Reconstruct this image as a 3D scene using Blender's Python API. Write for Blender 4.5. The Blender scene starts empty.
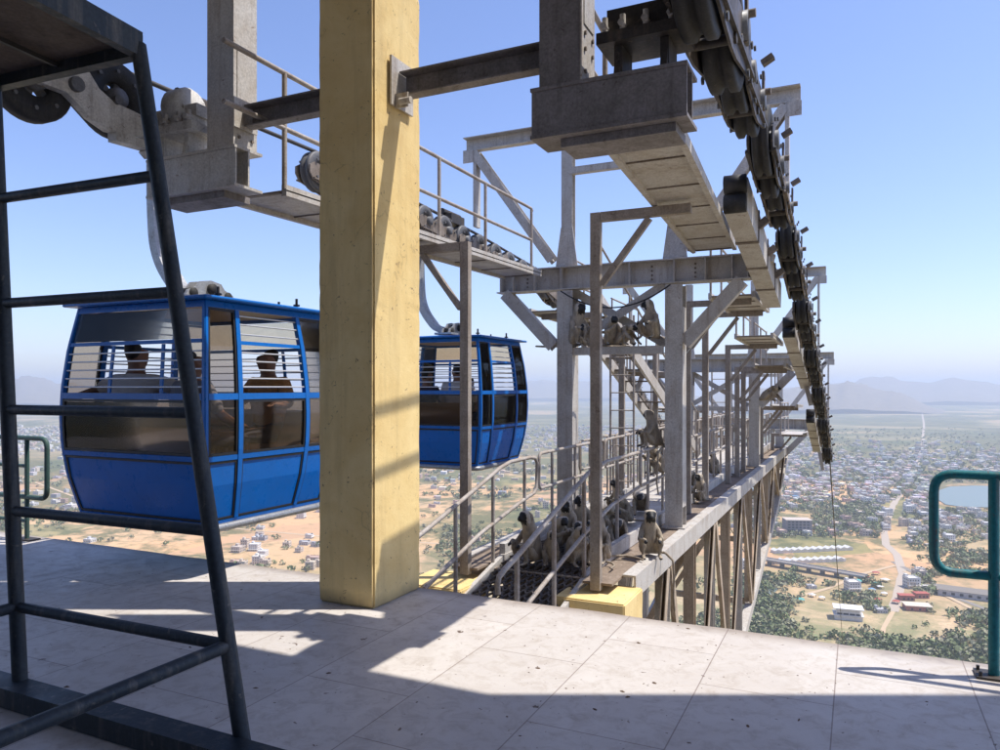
import bpy, bmesh, math, random
from mathutils import Vector, Matrix, noise
R = math.radians
random.seed(7)
sc = bpy.context.scene
C = sc.collection
TH = R(25.45); CT, ST = math.cos(TH), math.sin(TH)
EYE = 1.5; F = 750.0; HZ = 387.0

# ---------- surveying helpers: world X across the ropeway, Y along it, Z up; camera stands at the origin
def ray(px, py):
    a = (px-500)/F
    return Vector((a*CT-ST, a*ST+CT, (HZ-py)/F))
def S(px, py, d):
    v = ray(px, py)*d; v.z += EYE; return v
def PX(px, py, X):
    v = ray(px, py); return S(px, py, X/v.x)
def PY(px, py, Y):
    v = ray(px, py); return S(px, py, Y/v.y)
def PZ(px, py, Z):
    v = ray(px, py); return S(px, py, (Z-EYE)/v.z)
def camxy(x, y, z=0.0):
    return Vector((x*CT-y*ST, x*ST+y*CT, z))
def campos(p):
    return p.x*CT+p.y*ST, -p.x*ST+p.y*CT

# ---------- mesh builder
class MB:
    def __init__(s): s.v = []; s.f = []; s.m = []; s.smooth = []
    def add(s, vs, fs, mi=0, sm=False):
        b = len(s.v); s.v += [tuple(p) for p in vs]
        for f in fs: s.f.append(tuple(i+b for i in f)); s.m.append(mi); s.smooth.append(sm)
        return s
    def obox(s, p0, p1, w, h, up=(0,0,1), ox=0.0, oz=0.0, mi=0, w1=None, h1=None):
        p0 = Vector(p0); p1 = Vector(p1); d = (p1-p0)
        if d.length < 1e-6: return s
        d.normalize(); u = Vector(up)
        if abs(d.dot(u)) > .999: u = Vector((0,1,0)) if abs(d.y) < .9 else Vector((1,0,0))
        r = d.cross(u).normalized(); u = r.cross(d).normalized()
        w1 = w if w1 is None else w1; h1 = h if h1 is None else h1
        vs = []
        for p, a, b in ((p0, w, h), (p1, w1, h1)):
            for sx, sz in ((-1,-1),(1,-1),(1,1),(-1,1)):
                vs.append(p+r*(ox+sx*a/2)+u*(oz+sz*b/2))
        return s.add(vs, [(3,2,1,0),(4,5,6,7),(0,1,5,4),(1,2,6,5),(2,3,7,6),(3,0,4,7)], mi)
    def box(s, x0, x1, y0, y1, z0, z1, mi=0):
        vs = [(x0,y0,z0),(x1,y0,z0),(x1,y1,z0),(x0,y1,z0),(x0,y0,z1),(x1,y0,z1),(x1,y1,z1),(x0,y1,z1)]
        return s.add(vs, [(3,2,1,0),(4,5,6,7),(0,1,5,4),(1,2,6,5),(2,3,7,6),(3,0,4,7)], mi)
    def ibeam(s, p0, p1, w, h, t=.014, up=(0,0,1)):
        s.obox(p0, p1, t*.8, h-2*t-.002, up)
        s.obox(p0, p1, w, t, up, oz=h/2-t/2); s.obox(p0, p1, w, t, up, oz=-h/2+t/2); return s
    def channel(s, p0, p1, w, h, t=.012, up=(0,0,1), side=1):
        s.obox(p0, p1, t, h-2*t-.002, up, ox=side*(w/2-t/2))
        s.obox(p0, p1, w, t, up, oz=h/2-t/2); s.obox(p0, p1, w, t, up, oz=-h/2+t/2); return s
    def angle(s, p0, p1, w, t=.01, up=(0,0,1), side=1):
        s.obox(p0, p1, w, t, up, oz=w/2-t/2); s.obox(p0, p1, t, w-t-.002, up, ox=side*(w/2-t/2), oz=-t/2); return s
    def tube(s, pts, r, n=8, cap=True, mi=0, closed=False):
        pts = [Vector(p) for p in pts]; rings = []; N = len(pts); prev = None
        for i, p in enumerate(pts):
            if closed: d = pts[(i+1) % N]-pts[i-1]
            else: d = pts[min(i+1, N-1)]-pts[max(i-1, 0)]
            d.normalize()
            if prev is None:
                u = Vector((0,0,1)) if abs(d.z) < .9 else Vector((1,0,0))
            else: u = prev
            a = d.cross(u).normalized(); b = a.cross(d).normalized(); prev = b
            rr = r[i] if isinstance(r, (list, tuple)) else r
            rings.append([p+a*rr*math.cos(2*math.pi*k/n)+b*rr*math.sin(2*math.pi*k/n) for k in range(n)])
        vs = [q for g in rings for q in g]; fs = []
        M = N if closed else N-1
        for i in range(M):
            j = (i+1) % N
            for k in range(n):
                fs.append((i*n+k, j*n+k, j*n+(k+1) % n, i*n+(k+1) % n))
        s.add(vs, fs, mi, True)
        if cap and not closed:
            s.add(rings[0], [tuple(range(n))], mi); s.add(rings[-1], [tuple(reversed(range(n)))], mi)
        return s
    def prism(s, poly, x0, x1, mi=0):
        """poly = (y,z) outline, extruded along X"""
        n = len(poly)
        vs = [(x0, a, b) for a, b in poly]+[(x1, a, b) for a, b in poly]
        return s.add(vs, [tuple(range(n)), tuple(reversed(range(n, 2*n)))]+[(i, i+n, (i+1) % n+n, (i+1) % n) for i in range(n)], mi)
    def lathe_x(s, prof, c, n=24, mi=0, sm=True):
        """prof = (x offset, radius), turned round an X axis through c"""
        c = Vector(c); vs = []
        for x, r in prof:
            for k in range(n):
                a = 2*math.pi*k/n; vs.append(c+Vector((x, r*math.cos(a), r*math.sin(a))))
        fs = []
        for i in range(len(prof)-1):
            for k in range(n): fs.append((i*n+k, i*n+(k+1) % n, (i+1)*n+(k+1) % n, (i+1)*n+k))
        return s.add(vs, fs, mi, sm)
    def build(s, name, mat, parent=None, origin=None, bevel=0):
        me = bpy.data.meshes.new(name)
        o_ = Vector(origin) if origin is not None else (parent_loc(parent) if parent else Vector((0,0,0)))
        me.from_pydata([(x-o_.x, y-o_.y, z-o_.z) for x, y, z in s.v], [], s.f)
        mats = mat if isinstance(mat, (list, tuple)) else [mat]
        for m in mats: me.materials.append(m)
        me.polygons.foreach_set('material_index', s.m); me.polygons.foreach_set('use_smooth', s.smooth)
        me.update()
        bm = bmesh.new(); bm.from_mesh(me); bmesh.ops.recalc_face_normals(bm, faces=bm.faces); bm.to_mesh(me); bm.free()
        ob = bpy.data.objects.new(name, me); C.objects.link(ob)
        if parent:
            ob.parent = parent
        elif origin is not None: ob.location = o_
        if bevel:
            b = ob.modifiers.new('bevel', 'BEVEL'); b.width = bevel; b.segments = 2; b.limit_method = 'ANGLE'; b.angle_limit = R(40)
        return ob
def parent_loc(p):
    v = Vector((0,0,0))
    while p: v += p.location; p = p.parent
    return v
def tag(o, label=None, cat=None, group=None, kind=None):
    if label: o['label'] = label
    if cat: o['category'] = cat
    if group: o['group'] = group
    if kind: o['kind'] = kind
    return o
def thing(name, label, cat, loc=(0,0,0), group=None, rz=0):
    o = bpy.data.objects.new(name, None); C.objects.link(o); o.location = loc; o.rotation_euler = (0,0,rz)
    o.empty_display_size = .1
    return tag(o, label, cat, group)
def copy_tree(o, parent=None):
    c = o.copy(); C.objects.link(c); c.parent = parent
    for ch in list(o.children): copy_tree(ch, c)
    return c

# ---------- materials
def mat(name, col, rough=.6, metal=0.0, spec=.5, coat=0.0):
    m = bpy.data.materials.new(name); m.use_nodes = True
    b = m.node_tree.nodes['Principled BSDF']
    b.inputs['Base Color'].default_value = (*col, 1); b.inputs['Roughness'].default_value = rough
    b.inputs['Metallic'].default_value = metal; b.inputs['Specular IOR Level'].default_value = spec
    b.inputs['Coat Weight'].default_value = coat
    return m
class NT:
    def __init__(s, m): s.m = m; s.t = m.node_tree; s.n = s.t.nodes; s.b = s.n['Principled BSDF']
    def node(s, k, **kw):
        x = s.n.new(k)
        for a, v in kw.items(): setattr(x, a, v)
        return x
    def link(s, a, b): s.t.links.new(a, b)
    def noise(s, vec, scale, detail=6, rough=.6, dist=0):
        x = s.node('ShaderNodeTexNoise'); x.inputs['Scale'].default_value = scale; x.inputs['Detail'].default_value = detail
        x.inputs['Roughness'].default_value = rough; x.inputs['Distortion'].default_value = dist
        s.link(vec, x.inputs['Vector']); return x.outputs['Fac']
    def ramp(s, fac, stops, interp='LINEAR'):
        x = s.node('ShaderNodeValToRGB'); x.color_ramp.interpolation = interp
        e = x.color_ramp.elements
        while len(e) < len(stops): e.new(.5)
        for i, (p, c) in enumerate(stops):
            e[i].position = p; e[i].color = (*c, 1) if len(c) == 3 else c
        s.link(fac, x.inputs['Fac']); return x.outputs['Color']
    def mix(s, f, a, b, mode='MIX'):
        x = s.node('ShaderNodeMix', data_type='RGBA', blend_type=mode)
        for v, i in ((f, 0), (a, 6), (b, 7)):
            if isinstance(v, (int, float)): x.inputs[i].default_value = v
            elif isinstance(v, tuple): x.inputs[i].default_value = (*v, 1)
            else: s.link(v, x.inputs[i])
        return x.outputs[2]
    def mapping(s, vec, scale=(1,1,1), rot=(0,0,0), loc=(0,0,0)):
        x = s.node('ShaderNodeMapping'); x.inputs['Scale'].default_value = scale; x.inputs['Rotation'].default_value = rot
        x.inputs['Location'].default_value = loc; s.link(vec, x.inputs['Vector']); return x.outputs[0]
    def pos(s): return s.node('ShaderNodeNewGeometry').outputs['Position']
    def bump(s, h, strength, dist):
        x = s.node('ShaderNodeBump'); x.inputs['Strength'].default_value = strength; x.inputs['Distance'].default_value = dist
        s.link(h, x.inputs['Height']); s.link(x.outputs[0], s.b.inputs['Normal'])
    def math(s, op, a, b=0.0, clamp=False):
        x = s.node('ShaderNodeMath', operation=op, use_clamp=clamp)
        for i, v in enumerate((a, b)):
            if isinstance(v, (int, float)): x.inputs[i].default_value = v
            else: s.link(v, x.inputs[i])
        return x.outputs[0]
def weathered(name, base, stain, rust, rough=.6, metal=0.0, streak=.5, amount=.55, fine=60, obj=False, spec=.3):
    m = mat(name, base, rough, metal, spec); t = NT(m)
    v = t.node('ShaderNodeTexCoord').outputs['Object'] if obj else t.pos()
    n1 = t.noise(v, 3.2, 8, .68, .4)
    n2 = t.noise(t.mapping(v, (14, 14, 1.2)), 1.0, 6, .65)
    n3 = t.noise(v, fine, 3, .6)
    c = t.mix(t.ramp(n1, [(amount-.12, (0,0,0)), (amount+.14, (1,1,1))]), base, stain)
    c = t.mix(t.math('MULTIPLY', t.ramp(n2, [(.52, (0,0,0)), (.72, (1,1,1))]), streak), c, rust)
    c = t.mix(t.math('MULTIPLY', t.ramp(t.noise(v, 17, 6, .7, .8), [(.62, (0,0,0)), (.67, (1,1,1))]), .75), c, rust)
    c = t.mix(.25, c, t.ramp(n3, [(.3, (.12,.12,.12)), (.7, (.9,.9,.9))]), 'OVERLAY')
    t.link(c, t.b.inputs['Base Color'])
    t.link(t.ramp(n1, [(.3, (rough-.12,)*3), (.7, (min(1, rough+.2),)*3)]), t.b.inputs['Roughness'])
    t.bump(n3, .25, .004)
    return m
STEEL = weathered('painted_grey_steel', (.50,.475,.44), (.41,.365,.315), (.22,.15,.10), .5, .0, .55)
TRUSS = weathered('weathered_truss_steel', (.50,.41,.31), (.37,.285,.205), (.19,.13,.08), .65, .0, .8, .5)
WHITE = weathered('white_forged_steel', (.55,.53,.49), (.36,.33,.29), (.11,.08,.06), .5, .0, .5, .56)
DARKST = weathered('shaded_hanger_steel', (.24,.22,.22), (.15,.135,.125), (.08,.06,.05), .62, .0, .5)  # darker version of the grey steel, with the hangers' shade put into its colour
GREASE = weathered('greasy_black_steel', (.045,.04,.038), (.10,.08,.06), (.16,.12,.09), .5, .1, .5, .58)
RUBBER = weathered('wheel_rubber', (.022,.022,.024), (.05,.048,.045), (.075,.065,.055), .65, .0, .4)
PLATE = weathered('sheave_plate_steel', (.24,.20,.165), (.12,.095,.075), (.05,.04,.033), .6, .0, .6, .5)
WHEELG = weathered('wheel_grey_face', (.13,.13,.135), (.07,.07,.07), (.16,.12,.09), .5, .0, .4)
PIPE = weathered('handrail_pipe_paint', (.40,.365,.33), (.27,.22,.18), (.16,.095,.055), .55, .0, .4, .5)
GALV = weathered('galvanised_arm', (.42,.42,.42), (.30,.29,.28), (.2,.17,.14), .42, .5, .3, .58, obj=True)
RACKM = weathered('dark_stand_paint', (.018,.026,.034), (.04,.048,.055), (.13,.12,.105), .45, .0, .75, .52)
RACKTOP = weathered('stand_top_underside', (.10,.075,.06), (.065,.05,.045), (.02,.018,.016), .7)
TEAL = weathered('teal_rail_paint', (.012,.16,.18), (.01,.12,.14), (.10,.045,.03), .4, .0, .7, .58)
GREENRAIL = weathered('dull_green_rail_paint', (.05,.11,.10), (.06,.09,.08), (.10,.06,.04), .5, .0, .5)
ROPE = weathered('wire_rope', (.07,.065,.06), (.05,.045,.04), (.10,.08,.06), .5, .3)

FRAMEST = weathered('brown_grey_frame_steel', (.33,.29,.25), (.24,.20,.165), (.13,.09,.065), .6, .0, .6, .5)
SHEAVEP = weathered('greasy_wheel_plate', (.085,.075,.07), (.045,.04,.038), (.22,.17,.13), .5, .0, .55, .5)
def yellow(zoff=0.0):
    m = mat('ochre_yellow_paint', (.66,.47,.19), .75, 0, .3); t = NT(m); v = t.pos()
    n = t.noise(v, 2.2, 9, .66, .5); n2 = t.noise(v, 40, 5, .7)
    c = t.mix(t.ramp(n, [(.35, (0,0,0)), (.75, (1,1,1))]), (.79,.61,.29), (.66,.46,.18))
    gr = t.noise(t.mapping(v, (7, 7, .7)), 1, 7, .7)
    c = t.mix(t.math('MULTIPLY', t.ramp(gr, [(.5, (0,0,0)), (.76, (1,1,1))]), .4), c, (.36,.25,.12))
    sp = t.noise(v, 22, 6, .75, 1.0)
    c = t.mix(t.ramp(sp, [(.625, (0,0,0)), (.65, (1,1,1))]), c, (.26,.18,.10))
    sep = t.node('ShaderNodeSeparateXYZ'); t.link(v, sep.inputs[0])
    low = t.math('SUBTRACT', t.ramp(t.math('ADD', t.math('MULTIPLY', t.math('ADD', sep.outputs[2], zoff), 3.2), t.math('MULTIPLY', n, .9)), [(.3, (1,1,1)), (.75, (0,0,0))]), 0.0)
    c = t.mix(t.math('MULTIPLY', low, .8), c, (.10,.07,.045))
    # cracks
    vo = t.node('ShaderNodeTexVoronoi', feature='DISTANCE_TO_EDGE'); vo.inputs['Scale'].default_value = 1.1
    wob = t.node('ShaderNodeVectorMath', operation='ADD'); nn = t.node('ShaderNodeTexNoise'); nn.inputs['Scale'].default_value = 4
    nn.inputs['Detail'].default_value = 8
    t.link(v, nn.inputs['Vector']); sca = t.node('ShaderNodeVectorMath', operation='SCALE'); sca.inputs['Scale'].default_value = .45
    t.link(nn.outputs['Color'], sca.inputs[0]); t.link(v, wob.inputs[0]); t.link(sca.outputs[0], wob.inputs[1]); t.link(wob.outputs[0], vo.inputs['Vector'])
    crack = t.ramp(vo.outputs['Distance'], [(.0, (1,1,1)), (.006, (0,0,0))])
    c = t.mix(t.math('MULTIPLY', t.math('MULTIPLY', crack, t.ramp(n, [(.5, (0,0,0)), (.6, (1,1,1))])), .6), c, (.22,.15,.08))
    t.link(c, t.b.inputs['Base Color']); t.bump(t.math('ADD', n2, t.math('MULTIPLY', n, .6)), .35, .006)
    return m
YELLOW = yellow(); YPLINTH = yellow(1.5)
def floor_mat():
    m = mat('pale_stone_slabs', (.55,.5,.45), .5, 0, .4); t = NT(m); v = t.pos()
    br = t.node('ShaderNodeTexBrick'); br.offset = .37; br.offset_frequency = 2; br.squash = 1
    br.inputs['Scale'].default_value = 1; br.inputs['Mortar Size'].default_value = .0035; br.inputs['Mortar Smooth'].default_value = .3
    br.inputs['Brick Width'].default_value = 1.22; br.inputs['Row Height'].default_value = .62
    br.inputs['Color1'].default_value = (0,0,0,1); br.inputs['Color2'].default_value = (1,1,1,1); br.inputs['Mortar'].default_value = (.5,.5,.5,1)
    rot = t.mapping(v, (1,1,1), (0,0,R(90)), (.2,.1,0))
    wv = t.node('ShaderNodeVectorMath', operation='ADD'); t.link(rot, wv.inputs[0])
    t.link(wv.outputs[0], br.inputs['Vector'])
    n = t.noise(v, 1.3, 9, .7, .8); n2 = t.noise(v, 9, 8, .72, .6)
    c = t.mix(br.outputs['Color'], (.60,.56,.52), (.53,.495,.46))
    c = t.mix(t.ramp(n, [(.36, (0,0,0)), (.7, (1,1,1))]), c, (.47,.425,.385))
    c = t.mix(t.math('MULTIPLY', t.ramp(n2, [(.48, (0,0,0)), (.70, (1,1,1))]), .75), c, (.36,.31,.265))
    sp = t.noise(v, 13, 3, .6, .4)
    c = t.mix(t.ramp(sp, [(.70, (0,0,0)), (.715, (1,1,1))]), c, (.13,.09,.065))
    sp2 = t.noise(t.mapping(v, (1,1,1), (0,0,.4), (5,9,0)), 34, 2, .5, .6)
    c = t.mix(t.math('MULTIPLY', t.ramp(sp2, [(.72, (0,0,0)), (.74, (1,1,1))]), .8), c, (.17,.12,.09))
    sep = t.node('ShaderNodeSeparateXYZ'); t.link(v, sep.inputs[0])
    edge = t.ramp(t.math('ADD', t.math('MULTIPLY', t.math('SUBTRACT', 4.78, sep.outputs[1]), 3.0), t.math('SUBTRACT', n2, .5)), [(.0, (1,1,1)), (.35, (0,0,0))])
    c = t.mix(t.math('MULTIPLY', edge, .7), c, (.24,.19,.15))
    c = t.mix(t.math('MULTIPLY', br.outputs['Fac'], .75), c, (.20,.15,.125))
    t.link(c, t.b.inputs['Base Color'])
    t.link(t.ramp(n2, [(.3, (.38,)*3), (.7, (.68,)*3)]), t.b.inputs['Roughness'])
    t.bump(t.math('SUBTRACT', t.math('MULTIPLY', n2, .6), t.math('MULTIPLY', br.outputs['Fac'], 1.0)), .35, .01)
    return m
FLOOR = floor_mat()
CONC = weathered('grey_concrete', (.32,.30,.28), (.24,.22,.2), (.14,.12,.1), .85)
DARKWALL = weathered('dark_shading_wall', (.12,.11,.10), (.09,.08,.075), (.06,.05,.045), .85)
BLUE = mat('blue_gloss_paint', (.002,.13,.45), .3, 0, .35, .0)
_t = NT(BLUE); _v = _t.node('ShaderNodeTexCoord').outputs['Object']
_t.link(_t.mix(_t.math('MULTIPLY', _t.ramp(_t.noise(_v, 5, 8, .7, .6), [(.45, (0,0,0)), (.75, (1,1,1))]), .5), (.001,.125,.47), (.003,.09,.32)), _t.b.inputs['Base Color'])
_t.link(_t.ramp(_t.noise(_v, 9, 7, .7), [(.3, (.2,)*3), (.8, (.5,)*3)]), _t.b.inputs['Roughness'])
BLACKT = mat('black_rubber_gasket', (.018,.018,.02), .55)
SILVER = weathered('grey_bumper_tube', (.36,.37,.38), (.25,.25,.26), (.14,.12,.11), .38, .6, obj=True)
BARM = mat('pale_window_bar', (.55,.56,.58), .35, .4)
BEIGE = mat('beige_ceiling_lining', (.62,.54,.43), .8)
SEATM = mat('tan_bench_vinyl', (.30,.22,.14), .6)
def glass(name, tint, gl=.08):
    m = bpy.data.materials.new(name); m.use_nodes = True; n = m.node_tree.nodes; l = m.node_tree.links; n.clear()
    o = n.new('ShaderNodeOutputMaterial'); mx = n.new('ShaderNodeMixShader'); tr = n.new('ShaderNodeBsdfTransparent'); g = n.new('ShaderNodeBsdfGlossy')
    tr.inputs[0].default_value = (*tint, 1); g.inputs['Roughness'].default_value = .06
    lw = n.new('ShaderNodeFresnel'); lw.inputs[0].default_value = 1.28
    l.new(lw.outputs[0], mx.inputs[0]); l.new(tr.outputs[0], mx.inputs[1]); l.new(g.outputs[0], mx.inputs[2]); l.new(mx.outputs[0], o.inputs[0]); return m
GLASS = glass('smoked_window_glass', (.74,.67,.60)); TOPGLASS = glass('brown_top_glass', (.86,.78,.68))
SKIN = mat('brown_skin', (.20,.10,.06), .55)
HAIR = mat('black_hair', (.012,.01,.01), .6)
def cloth(name, col):
    m = mat(name, col, .9, 0, .2); t = NT(m); v = t.node('ShaderNodeTexCoord').outputs['Object']
    t.bump(t.noise(v, 9, 5, .6, 1.5), .6, .03); return m
SH_W = cloth('pale_shirt_cloth', (.52,.50,.50)); SH_T = cloth('ochre_shirt_cloth', (.42,.22,.09)); SH_G = cloth('grey_shirt_cloth', (.22,.22,.25)); SH_B = cloth('dark_shirt_cloth', (.06,.05,.07))
TROU = cloth('dark_trouser_cloth', (.05,.055,.075))
def furm():
    m = mat('grey_buff_fur', (.22,.175,.125), .95, 0, .15); t = NT(m); v = t.node('ShaderNodeTexCoord').outputs['Object']
    n = t.noise(t.mapping(v, (60, 60, 14)), 1, 5, .7)
    n0 = t.noise(v, 7, 3, .5)
    sep = t.node('ShaderNodeSeparateXYZ'); t.link(v, sep.inputs[0])
    front = t.ramp(sep.outputs[1], [(.0, (0,0,0)), (.12, (1,1,1))])
    c = t.mix(t.math('MULTIPLY', front, .6), (.33,.275,.21), (.52,.43,.31))
    c = t.mix(t.ramp(n0, [(.4, (0,0,0)), (.7, (1,1,1))]), c, (.22,.185,.145))
    c = t.mix(.45, c, t.ramp(n, [(.25, (.2,.2,.2)), (.75, (.85,.85,.85))]), 'OVERLAY')
    t.link(c, t.b.inputs['Base Color']); t.bump(n, .8, .02); return m
FUR = furm()
FURW = mat('pale_head_fringe_fur', (.48,.42,.34), .95, 0, .1)
BLKSKIN = mat('black_monkey_skin', (.012,.011,.011), .6)

# =====================================================================  THE STATION PLATFORM
# platform floor with a rough front edge
xs = [-14+i*.16 for i in range(int(30/.16)+1)]
m = MB(); top = []
for x in xs:
    top.append((x, 4.80+.018*noise.noise(Vector((x*2.1, 3, 0)))+.012*noise.noise(Vector((x*9, 7, 0))), 0))
n = len(xs)
m.add([(x, -7, 0) for x in xs]+top+[(x, y-.012, -.22) for x, y, z in top], [(i, i+1, n+i+1, n+i) for i in range(n-1)]+[(n+i, n+i+1, 2*n+i+1, 2*n+i) for i in range(n-1)])
FL = tag(m.build('platform_floor', FLOOR), kind='structure')
m = MB(); m.box(-14, 16, -7, 4.77, -2.6, -.225)
tag(m.build('platform_base', CONC), kind='structure')
# station roof, its lip placed where its shadow line falls on the slabs
RZ = 5.9
poly = [(-8.5,-3.2), (5.6,-3.2), (5.6,6.71), (1.03,4.55), (-8.5,4.55)]
m = MB(); k = len(poly)
m.add([(x, y, RZ) for x, y in poly]+[(x, y, RZ+.35) for x, y in poly], [tuple(range(k)), tuple(reversed(range(k, 2*k)))]+[(i, (i+1) % k, (i+1) % k+k, i+k) for i in range(k)])
tag(m.build('roof_slab', CONC), 'wide concrete canopy roof over the station platform', 'roof')

m = MB(); m.box(-8.5, 5.6, -3.5, -3.21, 0, RZ+.3)  # back wall out of view, added to keep the platform's shade dark
tag(m.build('unseen_rear_wall', DARKWALL), 'unseen rear wall added to darken the cable car station', 'wall')
# yellow pillar: rough cast concrete with worn corners
def rough_block(x0, x1, y0, y1, z0, z1, amp, step=.06, cut=.014, seed=0):
    bm = bmesh.new(); bmesh.ops.create_cube(bm, size=1)
    for v in bm.verts:
        v.co = Vector((x0 if v.co.x < 0 else x1, y0 if v.co.y < 0 else y1, z0 if v.co.z < 0 else z1))
    bmesh.ops.bevel(bm, geom=list(bm.edges), offset=cut, segments=2, affect='EDGES')
    nz = int((z1-z0)/step); nx = max(2, int((x1-x0)/.12))
    for i in range(1, nz):
        bmesh.ops.bisect_plane(bm, geom=bm.verts[:]+bm.edges[:]+bm.faces[:], plane_co=(0,0,z0+(z1-z0)*i/nz), plane_no=(0,0,1))
    for i in range(1, nx):
        bmesh.ops.bisect_plane(bm, geom=bm.verts[:]+bm.edges[:]+bm.faces[:], plane_co=(x0+(x1-x0)*i/nx,0,0), plane_no=(1,0,0))
        bmesh.ops.bisect_plane(bm, geom=bm.verts[:]+bm.edges[:]+bm.faces[:], plane_co=(0,y0+(y1-y0)*i/nx,0), plane_no=(0,1,0))
    c = Vector(((x0+x1)/2, (y0+y1)/2, 0))
    for v in bm.verts:
        p = v.co; nn = noise.noise(Vector((p.x*3+seed, p.y*3, p.z*.9)))*amp*.22
        corner = abs(abs(p.x-c.x)-(x1-x0)/2) < .016 and abs(abs(p.y-c.y)-(y1-y0)/2) < .016
        if corner: nn += -abs(noise.noise(Vector((seed+4, p.x*2, p.z*6))))*amp*.7-max(0, noise.noise(Vector((seed+8, p.x*5, p.z*9)))-.25)*amp*1.6
        d = Vector((p.x-c.x, p.y-c.y, 0))
        if d.length > .05: v.co += d.normalized()*nn
    me = bpy.data.meshes.new('block'); bm.to_mesh(me); bm.free(); return me
PC = (-3.17, 4.49, 0)
pil = thing('support_pillar', 'thick ochre yellow concrete pillar standing at the platform edge', 'pillar', PC)
me = rough_block(-.235, .235, -.30, .30, 0, RZ-.004, .014, seed=2); me.materials.append(YELLOW)
o = bpy.data.objects.new('shaft', me); C.objects.link(o); o.parent = pil
for p in me.polygons: p.use_smooth = False

rnd = random.Random(31); m = MB()
for _ in range(120):
    x, y = rnd.uniform(-5.5, 2.2), rnd.uniform(1.2, 4.75)
    if rnd.random() < .5: x, y = rnd.gauss(-1.1, .8), min(4.74, rnd.gauss(3.9, .5))
    r = rnd.choice((.003,.004,.005,.006,.012)); a = rnd.uniform(0, 6.28); e = rnd.uniform(.3, 1); n_ = 6; h = r*rnd.uniform(.2, .6)
    ring = [(x+r*1.3*math.cos(a)*math.cos(k*math.pi/3)*1.0-r*e*math.sin(a)*math.sin(k*math.pi/3), y+r*1.3*math.sin(a)*math.cos(k*math.pi/3)+r*e*math.cos(a)*math.sin(k*math.pi/3)) for k in range(6)]
    m.add([(p, q, .0005) for p, q in ring]+[(x, y, .001+h)], [(k, (k+1) % 6, 6) for k in range(6)])
tag(m.build('litter', mat('dry_brown_litter', (.11,.07,.045), .9)), 'scattered dry droppings and leaf crumbs on the pale slabs', 'litter', kind='stuff')
# =====================================================================  STEEL HUNG FROM THE ROOF
ZB = 3.22
def hanger(side):
    sx = 1 if side == 'right' else -1
    X = lambda x: -3.1+(x+3.1)*sx
    lab = 'dark hanging steel post with boxed foot beam, right of the yellow pillar' if side == 'right' else 'hanging steel post with boxed foot beam, between the ladder stand and yellow pillar'
    t = thing('hanging_post', lab, 'steel post', (X(-1.67), 4.5, 3.06))
    a, b = X(-1.81), X(-1.54)
    m = MB(); m.box(min(a,b), max(a,b), 4.38, 4.40, 3.385, RZ-.003); m.box(min(a,b), max(a,b), 4.60, 4.62, 3.385, RZ-.003)
    m.box((a+b)/2-.012, (a+b)/2+.012, 4.401, 4.599, 3.385, RZ-.003)
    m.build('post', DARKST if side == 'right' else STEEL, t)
    xr = max(a, b)
    m = MB(); m.box(xr+.002, xr+.014, 4.375, 4.625, 3.386, RZ-.004); cp = m.build('cover_plate', STEEL, t)
    m = MB(); m.box(xr+.0145, xr+.020, 4.41, 4.59, 3.75, 4.15); m.build('splice_plate', STEEL, cp)
    for zz in (3.46, 3.60, 3.70):
        for yy in (4.43, 4.57): m = MB(); m.tube([(xr+.012, yy, zz), (xr+.026, yy, zz)], .014, 6); m.build('bolt', PLATE, cp)
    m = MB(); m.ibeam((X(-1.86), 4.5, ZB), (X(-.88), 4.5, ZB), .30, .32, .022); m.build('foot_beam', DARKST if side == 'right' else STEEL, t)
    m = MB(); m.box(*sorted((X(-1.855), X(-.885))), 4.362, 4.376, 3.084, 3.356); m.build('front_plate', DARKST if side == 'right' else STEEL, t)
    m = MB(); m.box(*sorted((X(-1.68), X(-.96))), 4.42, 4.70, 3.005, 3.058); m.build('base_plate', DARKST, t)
    # bearing block on the foot beam
    t2 = thing('bearing_block', 'dark bolted bearing block on the right foot beam under the first wheels' if side == 'right' else 'whitish domed bearing block on the left foot beam behind the ladder stand', 'bearing block', (X(-1.15), 4.5, 3.382))
    M = GREASE if side == 'right' else WHITE
    for q in (-1.30, -1.02):
        m = MB(); m.obox((X(q), 4.5, 3.384), (X(q), 4.5, 3.56), .05, .22, (0,1,0))
        m.add([(X(q)-.02, 4.36, 3.384), (X(q)+.02, 4.36, 3.384), (X(q)+.02, 4.40, 3.384), (X(q)-.02, 4.40, 3.384), (X(q)-.02, 4.40, 3.55), (X(q)+.02, 4.40, 3.55)], [(0,1,2,3), (0,4,5,1), (3,2,5,4), (0,3,4), (1,5,2)])
        m.build('leg', M, t2)
    m = MB(); m.box(*sorted((X(-1.42), X(-.90))), 4.33, 4.67, 3.562, 3.63); m.box(*sorted((X(-1.36), X(-.94))), 4.37, 4.63, 3.632, 3.70); m.build('saddle_plate', M, t2)
    m = MB(); m.box(*sorted((X(-1.38), X(-.92))), 4.42, 4.58, 3.702, 3.80)
    if side == 'left':
        prof = [(-.10, 0), (-.10, .15), (-.07, .17), (.07, .17), (.10, .15), (.10, 0)]
        m.lathe_x(prof, (X(-1.15), 4.5, 3.80), 20)
    m.build('housing', M, t2)
    for q in (-1.37, -1.26, -1.12, -.97):
        m = MB(); m.tube([(X(q), 4.35, 3.60), (X(q), 4.35, 3.72)], .018, 6); m.tube([(X(q), 4.31, 3.66), (X(q), 4.37, 3.66)], .022, 6)
        m.build('bolt', STEEL, t2)
hanger('right'); hanger('left')
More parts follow.
